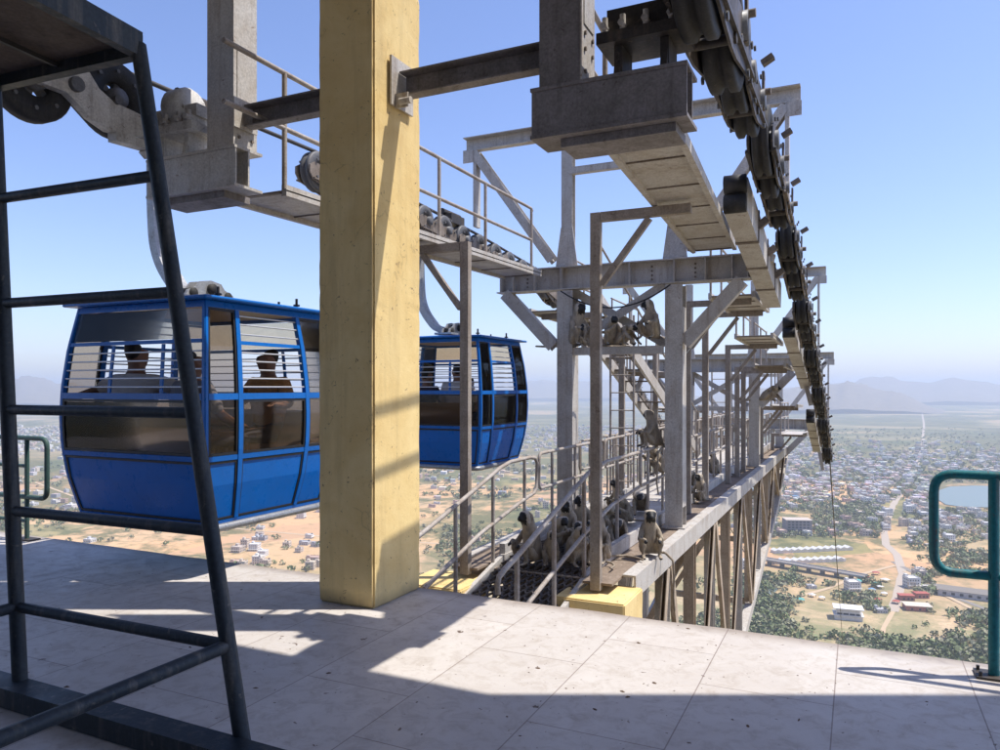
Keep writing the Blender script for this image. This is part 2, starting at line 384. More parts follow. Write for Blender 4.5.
def tie(xa, xb, label, bracket=None):
    t = thing('tie_beam', label, 'steel beam', ((xa+xb)/2, 4.5, 3.6))
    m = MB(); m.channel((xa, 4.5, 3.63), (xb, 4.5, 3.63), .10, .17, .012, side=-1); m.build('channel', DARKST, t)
    m = MB()
    if bracket == 'pillar_right':
        m.box(-2.922, -2.905, 4.36, 4.64, 3.46, 3.80); m.box(-2.904, -2.80, 4.40, 4.412, 3.44, 3.54)
        m.tube([(-2.85, 4.38, 3.47), (-2.76, 4.38, 3.47)], .025, 8)
    else: m.box(-4.36, -4.345, 4.35, 4.6, 3.52, 3.75)
    m.build('bracket', STEEL, t)
tie(-2.90, -1.835, 'short channel tie beam bolted to the sunny side of the yellow pillar', 'pillar_right')
tie(-4.34, -3.41, 'short channel tie beam from the left hanging post to the yellow pillar')

# =====================================================================  ROPE LINE
CY = [(-1,3.82),(3,3.86),(5,3.90),(7.0,3.93),(8.6,3.72),(10.6,3.42),(12,3.10),(14,2.66),(16,2.20),(18.5,1.55),(20.7,.92),(23.4,0.02),(26,-.88)]
def cz(y, off=0):
    for (a, za), (b, zb) in zip(CY, CY[1:]):
        if y <= b or b == 26:
            t_ = (y-a)/(b-a); return za+(zb-za)*t_+off
CL = [(-1,4.05),(5,4.08),(6.7,4.10),(8.8,4.0),(10.6,3.9),(13,3.7),(15,3.25),(18.5,2.15),(26,-.7)]
def czl(y, off=0):
    for (a, za), (b, zb) in zip(CL, CL[1:]):
        if y <= b or b == 26: return za+(zb-za)*(y-a)/(b-a)-.25
XR, XL = -.80, -5.40
def rope(X, xe, label, cz=cz):
    pts = []
    y = -6.9
    while y <= 26.01: pts.append((X, y, cz(max(y, -1))+.285)); y += .5
    z0 = pts[-1][2]; L = 705.0; dz = -195-z0; a = (dz+.42*L)/L**2
    for i in range(1, 61):
        s = L*(i/60)**1.5; pts.append((X+(xe-X)*s/L, 26+s, z0-.42*s+a*s*s))
    m = MB(); m.tube(pts, .021, 6); o = m.build('haul_rope', ROPE, origin=(X, 26, -1)); tag(o, label, 'cable')
rope(XR, -7.3, 'long dark steel cable dropping to the plain past the right wheels')
rope(XL, -12.0, 'long dark steel cable over the left wheel row behind the walkway', cz=lambda y: czl(y)-.035)

# wheels and their carriers
def wheel(m_dark, c, r, w, rim):
    m_dark.lathe_x([(-w/2, r*.52), (-w/2, r*.93), (-w/2+.012, r), (-w*.18, r), (-w*.08, r*.90), (w*.08, r*.90), (w*.18, r), (w/2-.012, r), (w/2, r*.93), (w/2, r*.52), (w*.2, r*.50), (w*.2, r*.25), (w*.42, r*.22), (w*.42, 0.001)], c, 28)
    m_dark.lathe_x([(-w/2, r*.52), (-w*.2, r*.50), (-w*.2, r*.25), (-w*.42, r*.22), (-w*.42, 0.001)], c, 28)
def hub(c, w, r):
    m = MB(); m.lathe_x([(-w/2-.02, .001), (-w/2-.02, r*.28), (w/2+.02, r*.28), (w/2+.02, .001)], c, 12)
    for k in range(5):
        a = k*2*math.pi/5
        for sx in (-1, 1):
            q = Vector(c)+Vector((sx*(w/2+.004), r*.72*math.cos(a), r*.72*math.sin(a)))
            m.tube([q-Vector((.008,0,0)), q+Vector((.008,0,0))], r*.07, 6)
    return m
def sheave_unit(X, y, pitch, L, r, w, label, group, outer=1, stud=True, platem=SHEAVEP, wm=RUBBER, cz=cz):
    z = cz(y); sl = (cz(y+L/2)-cz(y-L/2))/L
    t = thing('sheave_pair', label, 'pulley wheels', (X, y, z), group)
    P = lambda dy, dz: (y+dy-sl*dz, z+sl*dy+dz)
    h = .12*r/.24
    for sx in (-1, 1):
        xa = X+sx*(w/2+.03); m = MB()
        out = [(-L/2, -h*.35), (-L/2+.06, -h), (-.10, -h*1.55), (.10, -h*1.55), (L/2-.06, -h), (L/2, -h*.35), (L/2, h*.35), (L/2-.08, h*.8), (.12, h*.55), (0, h*1.25), (-.12, h*.55), (-L/2+.08, h*.8), (-L/2, h*.35)]
        m.prism([P(a, b) for a, b in out], xa-.009, xa+.009)
        out2 = [(-L/2+.05, -h*.95), (L/2-.05, -h*.95), (L/2-.05, -h*.80), (-L/2+.05, -h*.80)]
        m.prism([P(a, b) for a, b in out2], xa+sx*.010, xa+sx*.035)
        m.build('side_plate', platem, t)
    for dy in (-L*.27, L*.27):
        m = MB(); cy_, cz_ = P(dy, 0); wheel(m, (X, cy_, cz_+.03), r, w, None); wo = m.build('wheel', wm, t)
        hub((X, cy_, cz_+.03), w+.10, r).build('hub', WHEELG, wo)
    m = MB(); cy_, cz_ = P(0, -h*1.1); m.tube([(X-w/2-.055, cy_, cz_), (X+w/2+.055, cy_, cz_)], .035, 10)
    m.build('axle', GREASE, t)
    if stud:
        m = MB(); a = P(L*.27, h*.6); b = P(L*.27, h*.6+.24); xo = X+outer*(w/2+.055)
        m.prism([P(L*.27-.04, -h*.4), P(L*.27+.04, -h*.4), P(L*.27+.03, .26), P(L*.27-.03, .26)], xo-.01, xo+.01)
        m.obox((xo-.01, b[0]-.0, b[1]+.0), (xo+outer*.08, b[0], b[1]+.05), .07, .05)
        m.tube([(xo, a[0], a[1]), (xo+outer*.06, a[0], a[1])], .03, 8)
        m.build('rope_catcher', PLATE, t)
    return t
ORD = ['first', 'second', 'third', 'fourth', 'fifth', 'sixth', 'seventh', 'eighth', 'ninth', 'tenth', 'eleventh', 'twelfth', 'thirteenth', 'fourteenth', 'fifteenth', 'sixteenth', 'seventeenth', 'eighteenth', 'nineteenth', 'twentieth']
# big grooved lead wheels at the station end, right side
sheave_unit(XR-.03, 4.85, 0, 1.7, .40, .20, 'largest black grooved wheels in rusty plates above the dark bearing block', 'wheels on the right cable')
sheave_unit(XR-.06, 6.42, 0, 1.2, .30, .17, 'large black wheels hanging just beyond the largest grooved pair', 'wheels on the right cable')
y = 7.95; i = 0
while y < 25.6:
    sheave_unit(XR-.02, y, 0, 1.12, (.28, .24)[i % 2] if i else .33, .15, ORD[i]+' wheel pair down the right cable, counted from the large black wheels', 'wheels on the right cable', platem=PLATE if i % 2 else SHEAVEP)
    y += 1.22 if i % 2 == 0 else 1.62; i += 1
y = 6.9; i = 0
while y < 25:
    if not (3.0 < y < 5.4):
        sheave_unit(XL, y, 0, 1.02, .22, .13, ORD[i]+' small wheel pair along the left walkway, counted from the yellow pillar', 'wheels on the left cable', outer=-1, platem=PLATE, stud=False, wm=WHEELG, cz=czl)
        i += 1
    y += 1.12
# left carrier: two big holed wheels on a curved white forged beam
t = thing('wheel_carrier', 'curved whitish forged beam carrying two big black holed wheels behind the ladder stand', 'wheel carrier', (XL, 3.8, 3.7))
def bigwheel(px, py, r):
    c = PX(px, py, XL+.02); w = .13
    bm_prof = [(-w/2, r*.42), (-w/2, r*.94), (-w*.3, r), (w*.3, r), (w/2, r*.94), (w/2, r*.42), (-w/2, r*.42)]
    m = MB(); m.lathe_x(bm_prof, c, 32); wo = m.build('wheel', RUBBER, t)
    m = MB()
    for k in range(6):
        a = k*math.pi/3+.3; q = c+Vector((0, r*.42*math.cos(a)*.5, r*.42*math.sin(a)*.5))
        m.obox(c+Vector((0, .05*math.cos(a), .05*math.sin(a))), c+Vector((0, r*.44*math.cos(a), r*.44*math.sin(a))), .05, .045, (1,0,0))
    m.lathe_x([(-w/2-.03, .001), (-w/2-.03, .08), (w/2+.03, .08), (w/2+.03, .001)], c, 14)
    m.build('hub', WHEELG, wo)
    for k in range(8):
        a = k*math.pi/4; q = c+Vector((w/2+.002, r*.7*math.cos(a), r*.7*math.sin(a))); m = MB(); m.tube([q, q+Vector((.012,0,0))], .016, 8)
        m.build('bolt', WHEELG, wo)
bigwheel(30, 80, .30); bigwheel(112, 100, .31)
pc = [(80,205),(190,196),(232,180),(262,215),(290,262),(335,302),(392,328),(425,345),(428,400),(385,402),(318,384),(262,345),(222,300),(195,272),(150,255),(90,232)]
poly = [(lambda p: (p.y, p.z))(PX(a/2.94, b/2.94, XL+.16)) for a, b in pc]
m = MB(); m.prism(poly, XL+.10, XL+.17); m.build('forged_beam', WHITE, t)
m = MB(); m.prism([(lambda p: (p.y, p.z))(PX(a/2.94, b/2.94, XL-.12)) for a, b in [(x, y+14) for x, y in pc]], XL-.16, XL-.10); m.build('rear_beam', GREASE, t)
m = MB(); c = PX(218/2.94, 250/2.94, XL+.16); m.tube([(XL-.17, c.y, c.z), (XL+.21, c.y, c.z)], .055, 12); m.build('pivot_pin', WHEELG, t); m = MB(); c = PX(340/2.94, 295/2.94, XL+.16); m.tube([(XL-.17, c.y, c.z), (XL+.2, c.y, c.z)], .035, 10); m.build('pivot_pin', WHEELG, t)
m = MB(); p0 = PX(330/2.94, 402/2.94, XL+.14); p1 = PX(445/2.94, 435/2.94, XL+.14); m.obox(p0, p1, .10, .07); m.obox((XL+.14, p1.y, p1.z), (XL+.14, 4.30, 3.40), .10, .07); m.build('link_arm', WHITE, t)

# box beams beside the right wheel line
def boxbeam(p0, p1, label, w=.24, h=.36):
    t = thing('balance_beam', label, 'steel beam', ((Vector(p0)+Vector(p1))/2), 'box beams beside the right wheels')
    m = MB(); m.obox(p0, p1, w, h); m.build('box_section', STEEL, t)
    d = (Vector(p1)-Vector(p0)).normalized()
    m = MB()
    c = Vector(p0)-d*.02
    for sz in (-1, 1):
        q = c+Vector((0, 0, sz*h*.28)); m.lathe_x([(-w/2+.01, .001), (-w/2+.01, h*.27), (w/2-.01, h*.27), (w/2-.01, .001)], q, 18)
    m.build('end_roller', RUBBER, t)
    m = MB()
    for k in (.25, .5, .75):
        q = Vector(p0).lerp(Vector(p1), k); m.obox(q-d*.03, q+d*.03, w+.02, h+.02)
        m.obox(q+Vector((w/2,0,0)), q+Vector((w/2+.10,0,.08)), .08, .08)
    m.build('strap_plate', PLATE, t)
boxbeam((-1.14, 8.1, 3.50), (-1.14, 11.9, 2.86), 'nearest long tan box beam beside the right wheels above the first tower arm')
boxbeam((-1.12, 14.6, 2.58), (-1.12, 19.6, 1.62), 'middle tan box beam beside the right wheels by the second tower', .22, .34)
boxbeam((-1.12, 21.6, .72), (-1.12, 25.2, -.35), 'farthest tan box beam beside the right wheels near the walkway tip', .22, .34)

# =====================================================================  TOWERS
ZC = -.45
def tower(Y, zb, label, full=True):
    t = thing('cable_tower', label, 'steel tower', (-3.1, Y, ZC), 'steel towers along the walkway')
    ztop = zb+2.2
    hw = .24
    for X in (-3.86, -2.27):
        m = MB(); m.box(X-hw/2, X+hw/2, Y-.13, Y-.114, ZC+.005, zb-.19); m.box(X-hw/2, X+hw/2, Y+.114, Y+.13, ZC+.005, zb-.19)
        m.box(X-.010, X+.010, Y-.112, Y+.112, ZC+.005, zb-.19); m.box(X-hw/2+.001, X-hw/2+.013, Y-.112, Y+.112, ZC+.3, zb-.5)
        m.box(X+hw/2-.013, X+hw/2-.001, Y-.112, Y+.112, ZC+.3, zb-.5)
        col = m.build('column', STEEL, t)
        m = MB(); m.box(X-hw/2-.04, X+hw/2+.04, Y-.17, Y+.17, ZC+.004, ZC+.03); m.build('base_plate', STEEL, col)
        m = MB()
        s2 = 1 if X < -3 else -1
        # flared gusset above the beam and the upper post
        m.add([(X-.17, Y-.05, zb+.185), (X+.17, Y-.05, zb+.185), (X+.09, Y-.05, zb+.75), (X-.09, Y-.05, zb+.75), (X-.17, Y-.035, zb+.185), (X+.17, Y-.035, zb+.185), (X+.09, Y-.035, zb+.75), (X-.09, Y-.035, zb+.75)], [(0,1,2,3), (7,6,5,4), (0,4,5,1), (1,5,6,2), (2,6,7,3), (3,7,4,0)])
        m.build('gusset', STEEL, t)
        m = MB(); m.ibeam((X, Y+.03, zb+.19), (X, Y+.03, ztop-.14), .17, .14, .012, (0,1,0)); m.build('upper_post', STEEL, t)
    m = MB(); m.ibeam((-4.97, Y, zb), (-1.27, Y, zb), .24, .34, .016); b = m.build('cross_beam', STEEL, t)
    for X in (-4.9, -4.7, -4.35, -3.93, -2.9, -2.27, -1.85, -1.5, -1.3): m = MB(); m.box(X-.006, X+.006, Y-.119, Y-.008, zb-.152, zb+.152); m.build('stiffener', STEEL, t)
    for X in (-4.5, -2.6, -2.0):
        for dz in (-.09, -.03, .03, .09): m = MB(); m.tube([(X, Y-.022, zb+dz), (X, Y-.007, zb+dz)], .014, 6); m.build('bolt', PLATE, t)
    m = MB(); m.channel((-5.58, Y, ztop), (-.66, Y, ztop), .13, .22, .014, side=-1); m.build('top_beam', STEEL, t)
    for X in (-5.5, -.74):
        m = MB(); m.box(X-.07, X+.10, Y-.082, Y-.068, ztop-.30, ztop-.115)
        m.build('end_plate', STEEL, t)
    for s2, X0, X1 in ((1, -5.4, -4.1), (-1, -.84, -2.1)):
        m = MB(); m.ibeam((X0, Y+.02, ztop-.14), (X1, Y+.02, zb+.28), .13, .17, .012, (0,1,0)); m.build('diagonal_brace', STEEL, t)
    for X0, X1 in ((-4.85, -4.06), (-1.38, -2.14)):
        m = MB(); m.channel((X0, Y-.03, zb-.18), (X1, Y-.03, zb-1.0), .18, .15, .012, (0,1,0)); m.build('knee_brace', STEEL, t)
    m = MB(); m.channel((-3.82, Y, ztop-.62), (-2.36, Y, ztop-.62), .10, .10, .01); m.build('upper_tie', STEEL, t)
    if full:
        m = MB(); m.channel((-3.79, Y-.05, zb-1.08), (-2.41, Y-.05, zb-1.08), .12, .11, .01); m.build('lower_tie', STEEL, t)
        m = MB(); m.obox((-3.80, Y-.06, zb-1.0), (-2.42, Y-.06, zb-.18), .012, .12, (0,0,1)); m.obox((-3.80, Y-.01, zb-1.0), (-2.42, Y-.01, zb-.18), .10, .02, (0,0,1)); m.build('cross_brace', STEEL, t)
        m = MB(); m.obox((-3.80, Y+.05, zb-.18), (-2.42, Y+.05, zb-1.0), .012, .12, (0,0,1)); m.obox((-3.80, Y+.10, zb-.18), (-2.42, Y+.10, zb-1.0), .09, .02, (0,0,1)); m.build('cross_brace', STEEL, t)
    # wheel line support arms down to the wheels
    for X in (XR, XL):
        s2 = -1 if X < -3 else 1
        m = MB(); m.obox((X-s2*.02, Y+.02, ztop-.115), (X-s2*.02, Y+.02, (czl if X < -3 else cz)(Y)+.34), .05, .16, (0,1,0)); m.build('wheel_hanger', STEEL, t)
        m = MB(); m.obox((X-s2*.46, Y, zb+.16), (X-s2*.18, Y, (czl if X < -3 else cz)(Y)-.26), .10, .14, (0,1,0)); m.build('wheel_bracket', STEEL, t)
tower(10.44, 3.10, 'nearest steel tower straddling the walkway, with monkeys on its cross braces')
tower(19.3, 2.04, 'second steel tower, farther along the walkway behind the first')
tower(26.0, .30, 'last small steel tower at the far tip of the walkway')

# =====================================================================  UPPER CATWALKS
def deck(name, corners, label, group, thick=.06, rail=None, ribs=5):
    """corners: near-left, near-right, far-left, far-right (x, y, z of underside)"""
    nl, nr, fl, fr = [Vector(c) for c in corners]
    t = thing(name, label, 'walkway', (nl+nr+fl+fr)/4, group)
    up = Vector((0,0,1))
    m = MB(); m.add([nl, nr, fr, fl]+[c+up*.012 for c in (nl, nr, fr, fl)], [(0,1,2,3), (7,6,5,4), (0,4,5,1), (1,5,6,2), (2,6,7,3), (3,7,4,0)])
    m.build('deck_plate', STEEL, t)
    ins = .025
    for a, b, s in ((nl, fl, 1), (nr, fr, -1)):
        m = MB(); m.obox(a+Vector((s*ins, 0, 0)), b+Vector((s*ins, 0, 0)), .05, .09, oz=.008+.0)
        m.build('edge_channel', STEEL, t)
    for i in range(ribs+1):
        a = nl.lerp(fl, i/ribs); b = nr.lerp(fr, i/ribs)
        m = MB(); m.obox(a+Vector((.052, 0, -.006)), b+Vector((-.052, 0, -.006)), .014 if 0 < i < ribs else .05, .012); m.build('rib', PLATE, t)
    return t
dr = deck('catwalk', [(-1.64, 4.9, 3.26), (-1.06, 4.9, 3.26), (-2.0, 10.2, 3.33), (-1.42, 10.2, 3.33)], 'upper right catwalk deck seen from below, between dark post and first tower', 'upper catwalks', ribs=6)
dl = deck('catwalk', [(-4.82, 4.75, 3.09), (-4.18, 4.75, 3.09), (-4.82, 10.2, 3.16), (-4.18, 10.2, 3.16)], 'upper left catwalk deck behind the yellow pillar, beneath the small wheels', 'upper catwalks', ribs=7)
def pipes(parent, name, segs, r=.021, M=PIPE):
    for pts in segs:
        m = MB(); m.tube(pts, r, 8); m.build(name, M, parent)
# left catwalk handrail
t = thing('handrail', 'thin pipe handrail on the upper left catwalk, crossing behind the yellow pillar', 'handrail', (-4.2, 7, 3.15))
pipes(t, 'top_rail', [[(-4.2, 4.1, 4.05), (-4.2, 9.85, 4.05), (-4.2, 9.9, 4.02)]])
pipes(t, 'mid_rail', [[(-4.2, 4.1, 3.60), (-4.2, 9.85, 3.60)]])
for yy in (4.75, 6.2, 7.25, 8.4, 9.87): pipes(t, 'post', [[(-4.2, yy, 3.11), (-4.2, yy, 4.05)]])
t = thing('handrail', 'thin pipe handrail behind the dark hanging post on the right catwalk', 'handrail', (-1.7, 7, 3.3))
pipes(t, 'top_rail', [[(-1.66, 4.7, 4.15), (-2.02, 10.2, 4.15)]]); pipes(t, 'mid_rail', [[(-1.66, 4.7, 3.72), (-2.02, 10.2, 3.72)]])
for k in range(4): pipes(t, 'post', [[(-1.70-.105*k, 5.4+1.55*k, 3.30), (-1.70-.105*k, 5.4+1.55*k, 4.15)]])
# stepped decks past the first tower
steps_r = [(11.3, 13.3, 2.83), (13.9, 15.9, 2.40), (16.5, 18.9, 1.95), (20.0, 22.0, 1.02), (22.6, 25.2, .15)]
nm = ['nearest', 'second', 'third', 'fourth', 'farthest']
for i, (a, b, z) in enumerate(steps_r):
    deck('catwalk', [(-1.98, a, z), (-1.32, a, z), (-1.98, b, z-.05), (-1.32, b, z-.05)], f'{nm[i]} stepped right catwalk platform past the first tower', 'stepped right platforms', ribs=3)
    deck('catwalk', [(-4.86, a, z-.1), (-4.22, a, z-.1), (-4.86, b, z-.15), (-4.22, b, z-.15)], f'{nm[i]} stepped left catwalk platform past the first tower', 'stepped left platforms', ribs=3)
    for X, s, w in ((-1.95, 1, 'right'), (-4.25, -1, 'left')):
        zz = z if s > 0 else z-.1
        t = thing('handrail', f'handrail above the {nm[i]} stepped {w} catwalk platform', 'handrail', (X, a, zz), f'handrails on the stepped {w} platforms')
        pipes(t, 'top_rail', [[(X, a, zz+.9), (X, b, zz+.85)]], .018); pipes(t, 'mid_rail', [[(X, a, zz+.48), (X, b, zz+.43)]], .018)
        for yy in (a+.04, (a+b)/2, b-.04): pipes(t, 'post', [[(X, yy, zz-.02), (X, yy, zz+.88)]], .018)

def frame(side, Y, zt, zbase, label):
    s = 1 if side > 0 else -1
    X = lambda x: -3.1+(x+3.1)*s
    t = thing('portal_frame', label, 'steel frame', (X(-2.36), Y, zbase), 'bracket frames along the walkway')
    m = MB(); m.obox((X(-2.36), Y, zbase), (X(-2.36), Y, zt), .10, .08, (0,1,0)); m.build('post', FRAMEST, t)
    m = MB(); m.obox((X(-2.305), Y, zt-.045), (X(-1.42), Y, zt-.045), .08, .09); m.build('arm', FRAMEST, t)
    m = MB(); m.obox((X(-2.30), Y, zt-.72), (X(-1.82), Y, zt-.10), .06, .06, (0,1,0)); m.build('brace', FRAMEST, t)
frame(1, 7.2, 3.24, -.53, 'tall bracket frame nearest the platform, right of the walkway ramp')
frame(-1, 7.2, 3.075, -.53, 'tall bracket frame nearest the platform, in front of the rear cabin')
for i, (Y, zr, zl) in enumerate(((13.2, 2.78, 2.68), (15.7, 2.35, 2.25), (18.0, 1.90, 1.80), (21.6, .96, .86), (24.6, .07, -.03))):
    frame(1, Y, zr, ZC, f'{nm[i]} right hand bracket frame past the first tower')
    frame(-1, Y, zl, ZC, f'{nm[i]} left hand bracket frame past the first tower')
for i, (Y, zr, zl) in enumerate(((11.7, 2.82, 2.72), (17.0, 1.94, 1.84), (20.3, 1.01, .91))):
    frame(1, Y, zr, ZC, f'{("nearer", "middle", "farther")[i]} slim right hand bracket frame between the stepped platforms')
    frame(-1, Y, zl, ZC, f'{("nearer", "middle", "farther")[i]} slim left hand bracket frame between the stepped platforms')
# vertical ladders
def ladder(X, Y, z0, z1, label, w=.42):
    t = thing('ladder', label, 'ladder', (X, Y, z0), 'vertical ladders on the walkway')
    for s in (-1, 1):
        m = MB(); m.tube([(X+s*w/2, Y, z0), (X+s*w/2, Y, z1)], .02, 8); m.build('stile', PIPE, t)
    z = z0+.3
    while z < z1-.1:
        m = MB(); m.tube([(X-w/2, Y, z), (X+w/2, Y, z)], .012, 6); m.build('rung', PIPE, t); z += .31
ladder(-3.72, 12.8, ZC, 2.75, 'thin vertical ladder between the columns of the nearest tower')
ladder(-3.3, 20.6, ZC, 1.9, 'thin vertical ladder beyond the second tower')
# stair from left catwalk down to the walkway
t = thing('steel_stair', 'steep steel stair dropping from the left catwalk behind the first tower', 'stairs', (-3.7, 15, ZC))
A, B = Vector((-4.1, 11.6, 3.0)), Vector((-3.75, 18.2, .0))
for dx in (-.3, .3):
    m = MB(); m.obox(A+Vector((dx,0,0)), B+Vector((dx,0,0)), .05, .22); m.build('stringer', STEEL, t)
for i in range(14):
    q = A.lerp(B, (i+.5)/14); m = MB(); m.box(q.x-.27, q.x+.27, q.y-.14, q.y+.14, q.z-.01, q.z+.02); m.build('tread', PLATE, t)
for dx in (-.3, .3):
    m = MB(); m.tube([A+Vector((dx,0,.9)), B+Vector((dx,0,.9))], .02, 8)
    for k in (0.02, .25, .5, .75, .98):
        q = A.lerp(B, k)+Vector((dx,0,0)); m.tube([q, q+Vector((0,0,.9))], .018, 6)
    m.build('stair_rail', PIPE, t)
# slack black cables between the columns
def sag(a, b, s, n=14):
    a = Vector(a); b = Vector(b); return [a.lerp(b, i/n)-Vector((0,0,s*4*(i/n)*(1-i/n))) for i in range(n+1)]
o = MB().tube(sag((-3.9, 10.25, 2.9), (-2.3, 10.25, 2.9), .28), .011, 6).build('power_cable', BLACKT, origin=(-3, 10.25, 2.8)); tag(o, 'slack black cable looping between the columns of the nearest tower', 'cable')
o = MB().tube(sag((-1.75, 11.6, 2.85), (-2.2, 10.7, 1.95), .05), .012, 6).build('power_cable', BLACKT, origin=(-2, 11, 2.4)); tag(o, 'thin dark wire slanting right of the nearest tower column', 'cable')

PLANK = weathered('brown_side_plank', (.24,.185,.14), (.16,.12,.09), (.36,.30,.25), .8, .0, .6)
# =====================================================================  WALKWAY TRUSS
t = thing('truss_bridge', 'long weathered steel truss carrying the monkey walkway out over the valley', 'truss bridge', (-3.1, 16, ZC))
YE = 26.4
def zlow(y): return -5.6+.225*(y-7) if y < 23 else -2.0+(y-23)*.36
XRc, XLc = -2.05, -4.15
for X, s in ((XRc, 1), (XLc, -1)):
    m = MB(); m.channel((X-s*.07, 7.55, ZC-.11), (X-s*.07, YE, ZC-.11), .14, .24, .02, side=s); m.build('top_chord', STEEL, t)
    m = MB(); m.obox((X-s*.30, 7.2, ZC-.02), (X-s*.30, YE, ZC-.02), .31, .024); m.build('side_plank', PLANK, t)
    m = MB()
    pts = [(X-s*.08, y, zlow(y)) for y in (6.6, 12, 17, 23, YE)]
    for a, b in zip(pts, pts[1:]): m.channel(a, b, .16, .20, .016, side=s)
    m.build('bottom_chord', STEEL, t)
ys = [7.5, 9.15, 10.8, 12.4, 14.0, 15.6, 17.2, 18.8, 20.4, 22.0, 23.6, 25.3]
for X, s in ((XRc, 1), (XLc, -1)):
    for i, y in enumerate(ys):
        m = MB(); m.channel((X-s*.10, y, zlow(y)+.11), (X-s*.10, y, ZC-.225), .15, .17, .012, (0,1,0), side=s); m.build('vertical', STEEL if i % 2 else TRUSS, t)
        if i+1 < len(ys):
            y2 = ys[i+1]; m = MB()
            if i % 2: m.channel((X-s*.03, y+.09, ZC-.24), (X-s*.03, y2-.09, zlow(y2)+.13), .13, .06, .01, (1,0,0), side=1)
            else: m.channel((X-s*.03, y+.09, zlow(y)+.13), (X-s*.03, y2-.09, ZC-.24), .13, .06, .01, (1,0,0), side=1)
            m.build('diagonal', TRUSS, t)
            m = MB(); zm = (zlow(y)+ZC)/2
            m.obox((X-s*.17, y+.09, zm-.1), (X-s*.17, (y+y2)/2, ZC-.24), .02, .11, (0,0,1)); m.build('sub_diagonal', TRUSS, t)
for i, y in enumerate(ys):
    m = MB(); m.ibeam((XLc+.22, y, ZC-.13), (XRc-.22, y, ZC-.13), .10, .16, .012); m.build('floor_beam', TRUSS, t)
    if i % 2 == 0:
        m = MB(); m.obox((XLc+.1, y, zlow(y)+.1), (XRc-.1, y, zlow(y)+.1), .10, .12); m.build('bottom_tie', TRUSS, t)
        m = MB(); m.obox((XLc+.1, y, zlow(y)+.2), (XRc-.1, y, ZC-.26), .08, .08); m.build('sway_brace', TRUSS, t)
# walkway floor
t = thing('walkway_floor', 'flat steel plate walkway between the rails on top of the truss', 'walkway', (-3.1, 16, ZC))
m = MB()
y = 9.0
while y < YE: m.box(-3.62, -2.58, y, y+1.18, ZC-.02, ZC+.018); y += 1.2
m.build('floor_plate', STEEL, t)
for X in (-3.66, -2.52):
    m = MB(); m.box(X-.035, X+.035, 7.75, YE, ZC+.002, ZC+.16); m.build('kick_channel', STEEL, t)
# perforated ramp of expanded metal
t = thing('mesh_ramp', 'dark expanded metal ramp rising to the walkway, crowded with monkeys', 'ramp', (-3.1, 7.3, -.7))
def rz(y): return -1.02+(y-5.3)*.235 if y < 7.7 else ZC+.0
m = MB(); sx, sy = .085, .115
y = 5.3; j = 0
while y < 9.0:
    x = -3.6+(0 if j % 2 == 0 else sx/2)
    while x < -2.66:
        p = [Vector((x, y, rz(y))), Vector((x+sx/2, y+sy/2, rz(y+sy/2)+.006)), Vector((x+sx, y, rz(y)))]
        m.obox(p[0], p[1], .021, .02); m.obox(p[1], p[2], .021, .02)
        q = p[1]; m.obox(q, q+Vector((0, sy*.5, .0)), .026, .02, )
        x += sx
    y += sy; j += 1
m.build('mesh_sheet', weathered('dark_mesh_steel', (.10,.085,.075), (.17,.14,.11), (.06,.04,.03), .6), t)
m = MB()
for y in [5.5+i*.55 for i in range(7)]: m.obox((-3.62, y, rz(y)-.05), (-2.58, y, rz(y)-.05), .05, .06)
m.build('cross_bar', PLATE, t)
for X in (-3.64, -2.56):
    m = MB(); m.obox((X, 5.3, rz(5.3)-.04), (X, 7.7, ZC-.04), .05, .17); m.obox((X, 7.7, ZC-.04), (X, 9.0, ZC-.04), .05, .17); m.build('side_channel', STEEL, t)
m = MB(); m.obox((-3.1, 5.3, -1.15), (-3.1, 9.0, -.55), .9, .012); o = m.build('drip_tray', PLATE, t)

# plinths
me = rough_block(-.36, .36, -.34, .34, 0, .60, .012, step=.1, seed=9); me.materials.append(YPLINTH)
pl = bpy.data.objects.new('concrete_plinth', me); C.objects.link(pl); pl.location = (-2.34, 7.24, -1.16); tag(pl, 'yellow concrete plinth at the near right end of the truss', 'plinth')
p2 = pl.copy(); C.objects.link(p2); p2.location = (-4.0, 7.05, -1.17); tag(p2, 'yellow concrete plinth at the left foot of the mesh ramp', 'plinth')
m = MB(); m.box(-5.2, -1.2, 4.78, 7.35, -2.4, -1.175); tag(m.build('ramp_ledge', CONC), kind='structure')

# walkway guard rails
def loop_rail(t, X, ya, yb, zt, zm, r=.022):
    c = .07; pts = [(X, ya+c, zt)]
    def arc(cy, cz_, a0, a1, n=5):
        return [(X, cy+c*math.cos(a0+(a1-a0)*k/n), cz_+c*math.sin(a0+(a1-a0)*k/n)) for k in range(n+1)]
    pts = arc(yb-c, zt-c, math.pi/2, 0)+arc(yb-c, zm+c, 0, -math.pi/2)+arc(ya+c, zm+c, -math.pi/2, -math.pi)+arc(ya+c, zt-c, math.pi, math.pi/2)
    m = MB(); m.tube(pts, r, 8, closed=True); m.build('rail_loop', PIPE, t)
t = thing('guard_rail', 'sloping pipe guard rail on the right of the mesh ramp, with curled lower end', 'railing', (-2.56, 6.5, -.7))
top = [PX(498, 594, -2.56), PX(497.5, 585, -2.56), PX(499, 577, -2.56), PX(505, 569, -2.56), PX(516.5, 557, -2.56), PX(552, 515, -2.56), PX(588, 473.5, -2.56), PX(607, 461.5, -2.56)]
top += [Vector((-2.56, 9.6, .65))]
pipes(t, 'top_rail', [top], .024)
pipes(t, 'mid_rail', [[PX(522, 611, -2.56), PX(559, 565, -2.56), PX(586, 532, -2.56), PX(612, 505, -2.56), Vector((-2.56, 9.6, .20))]], .021)
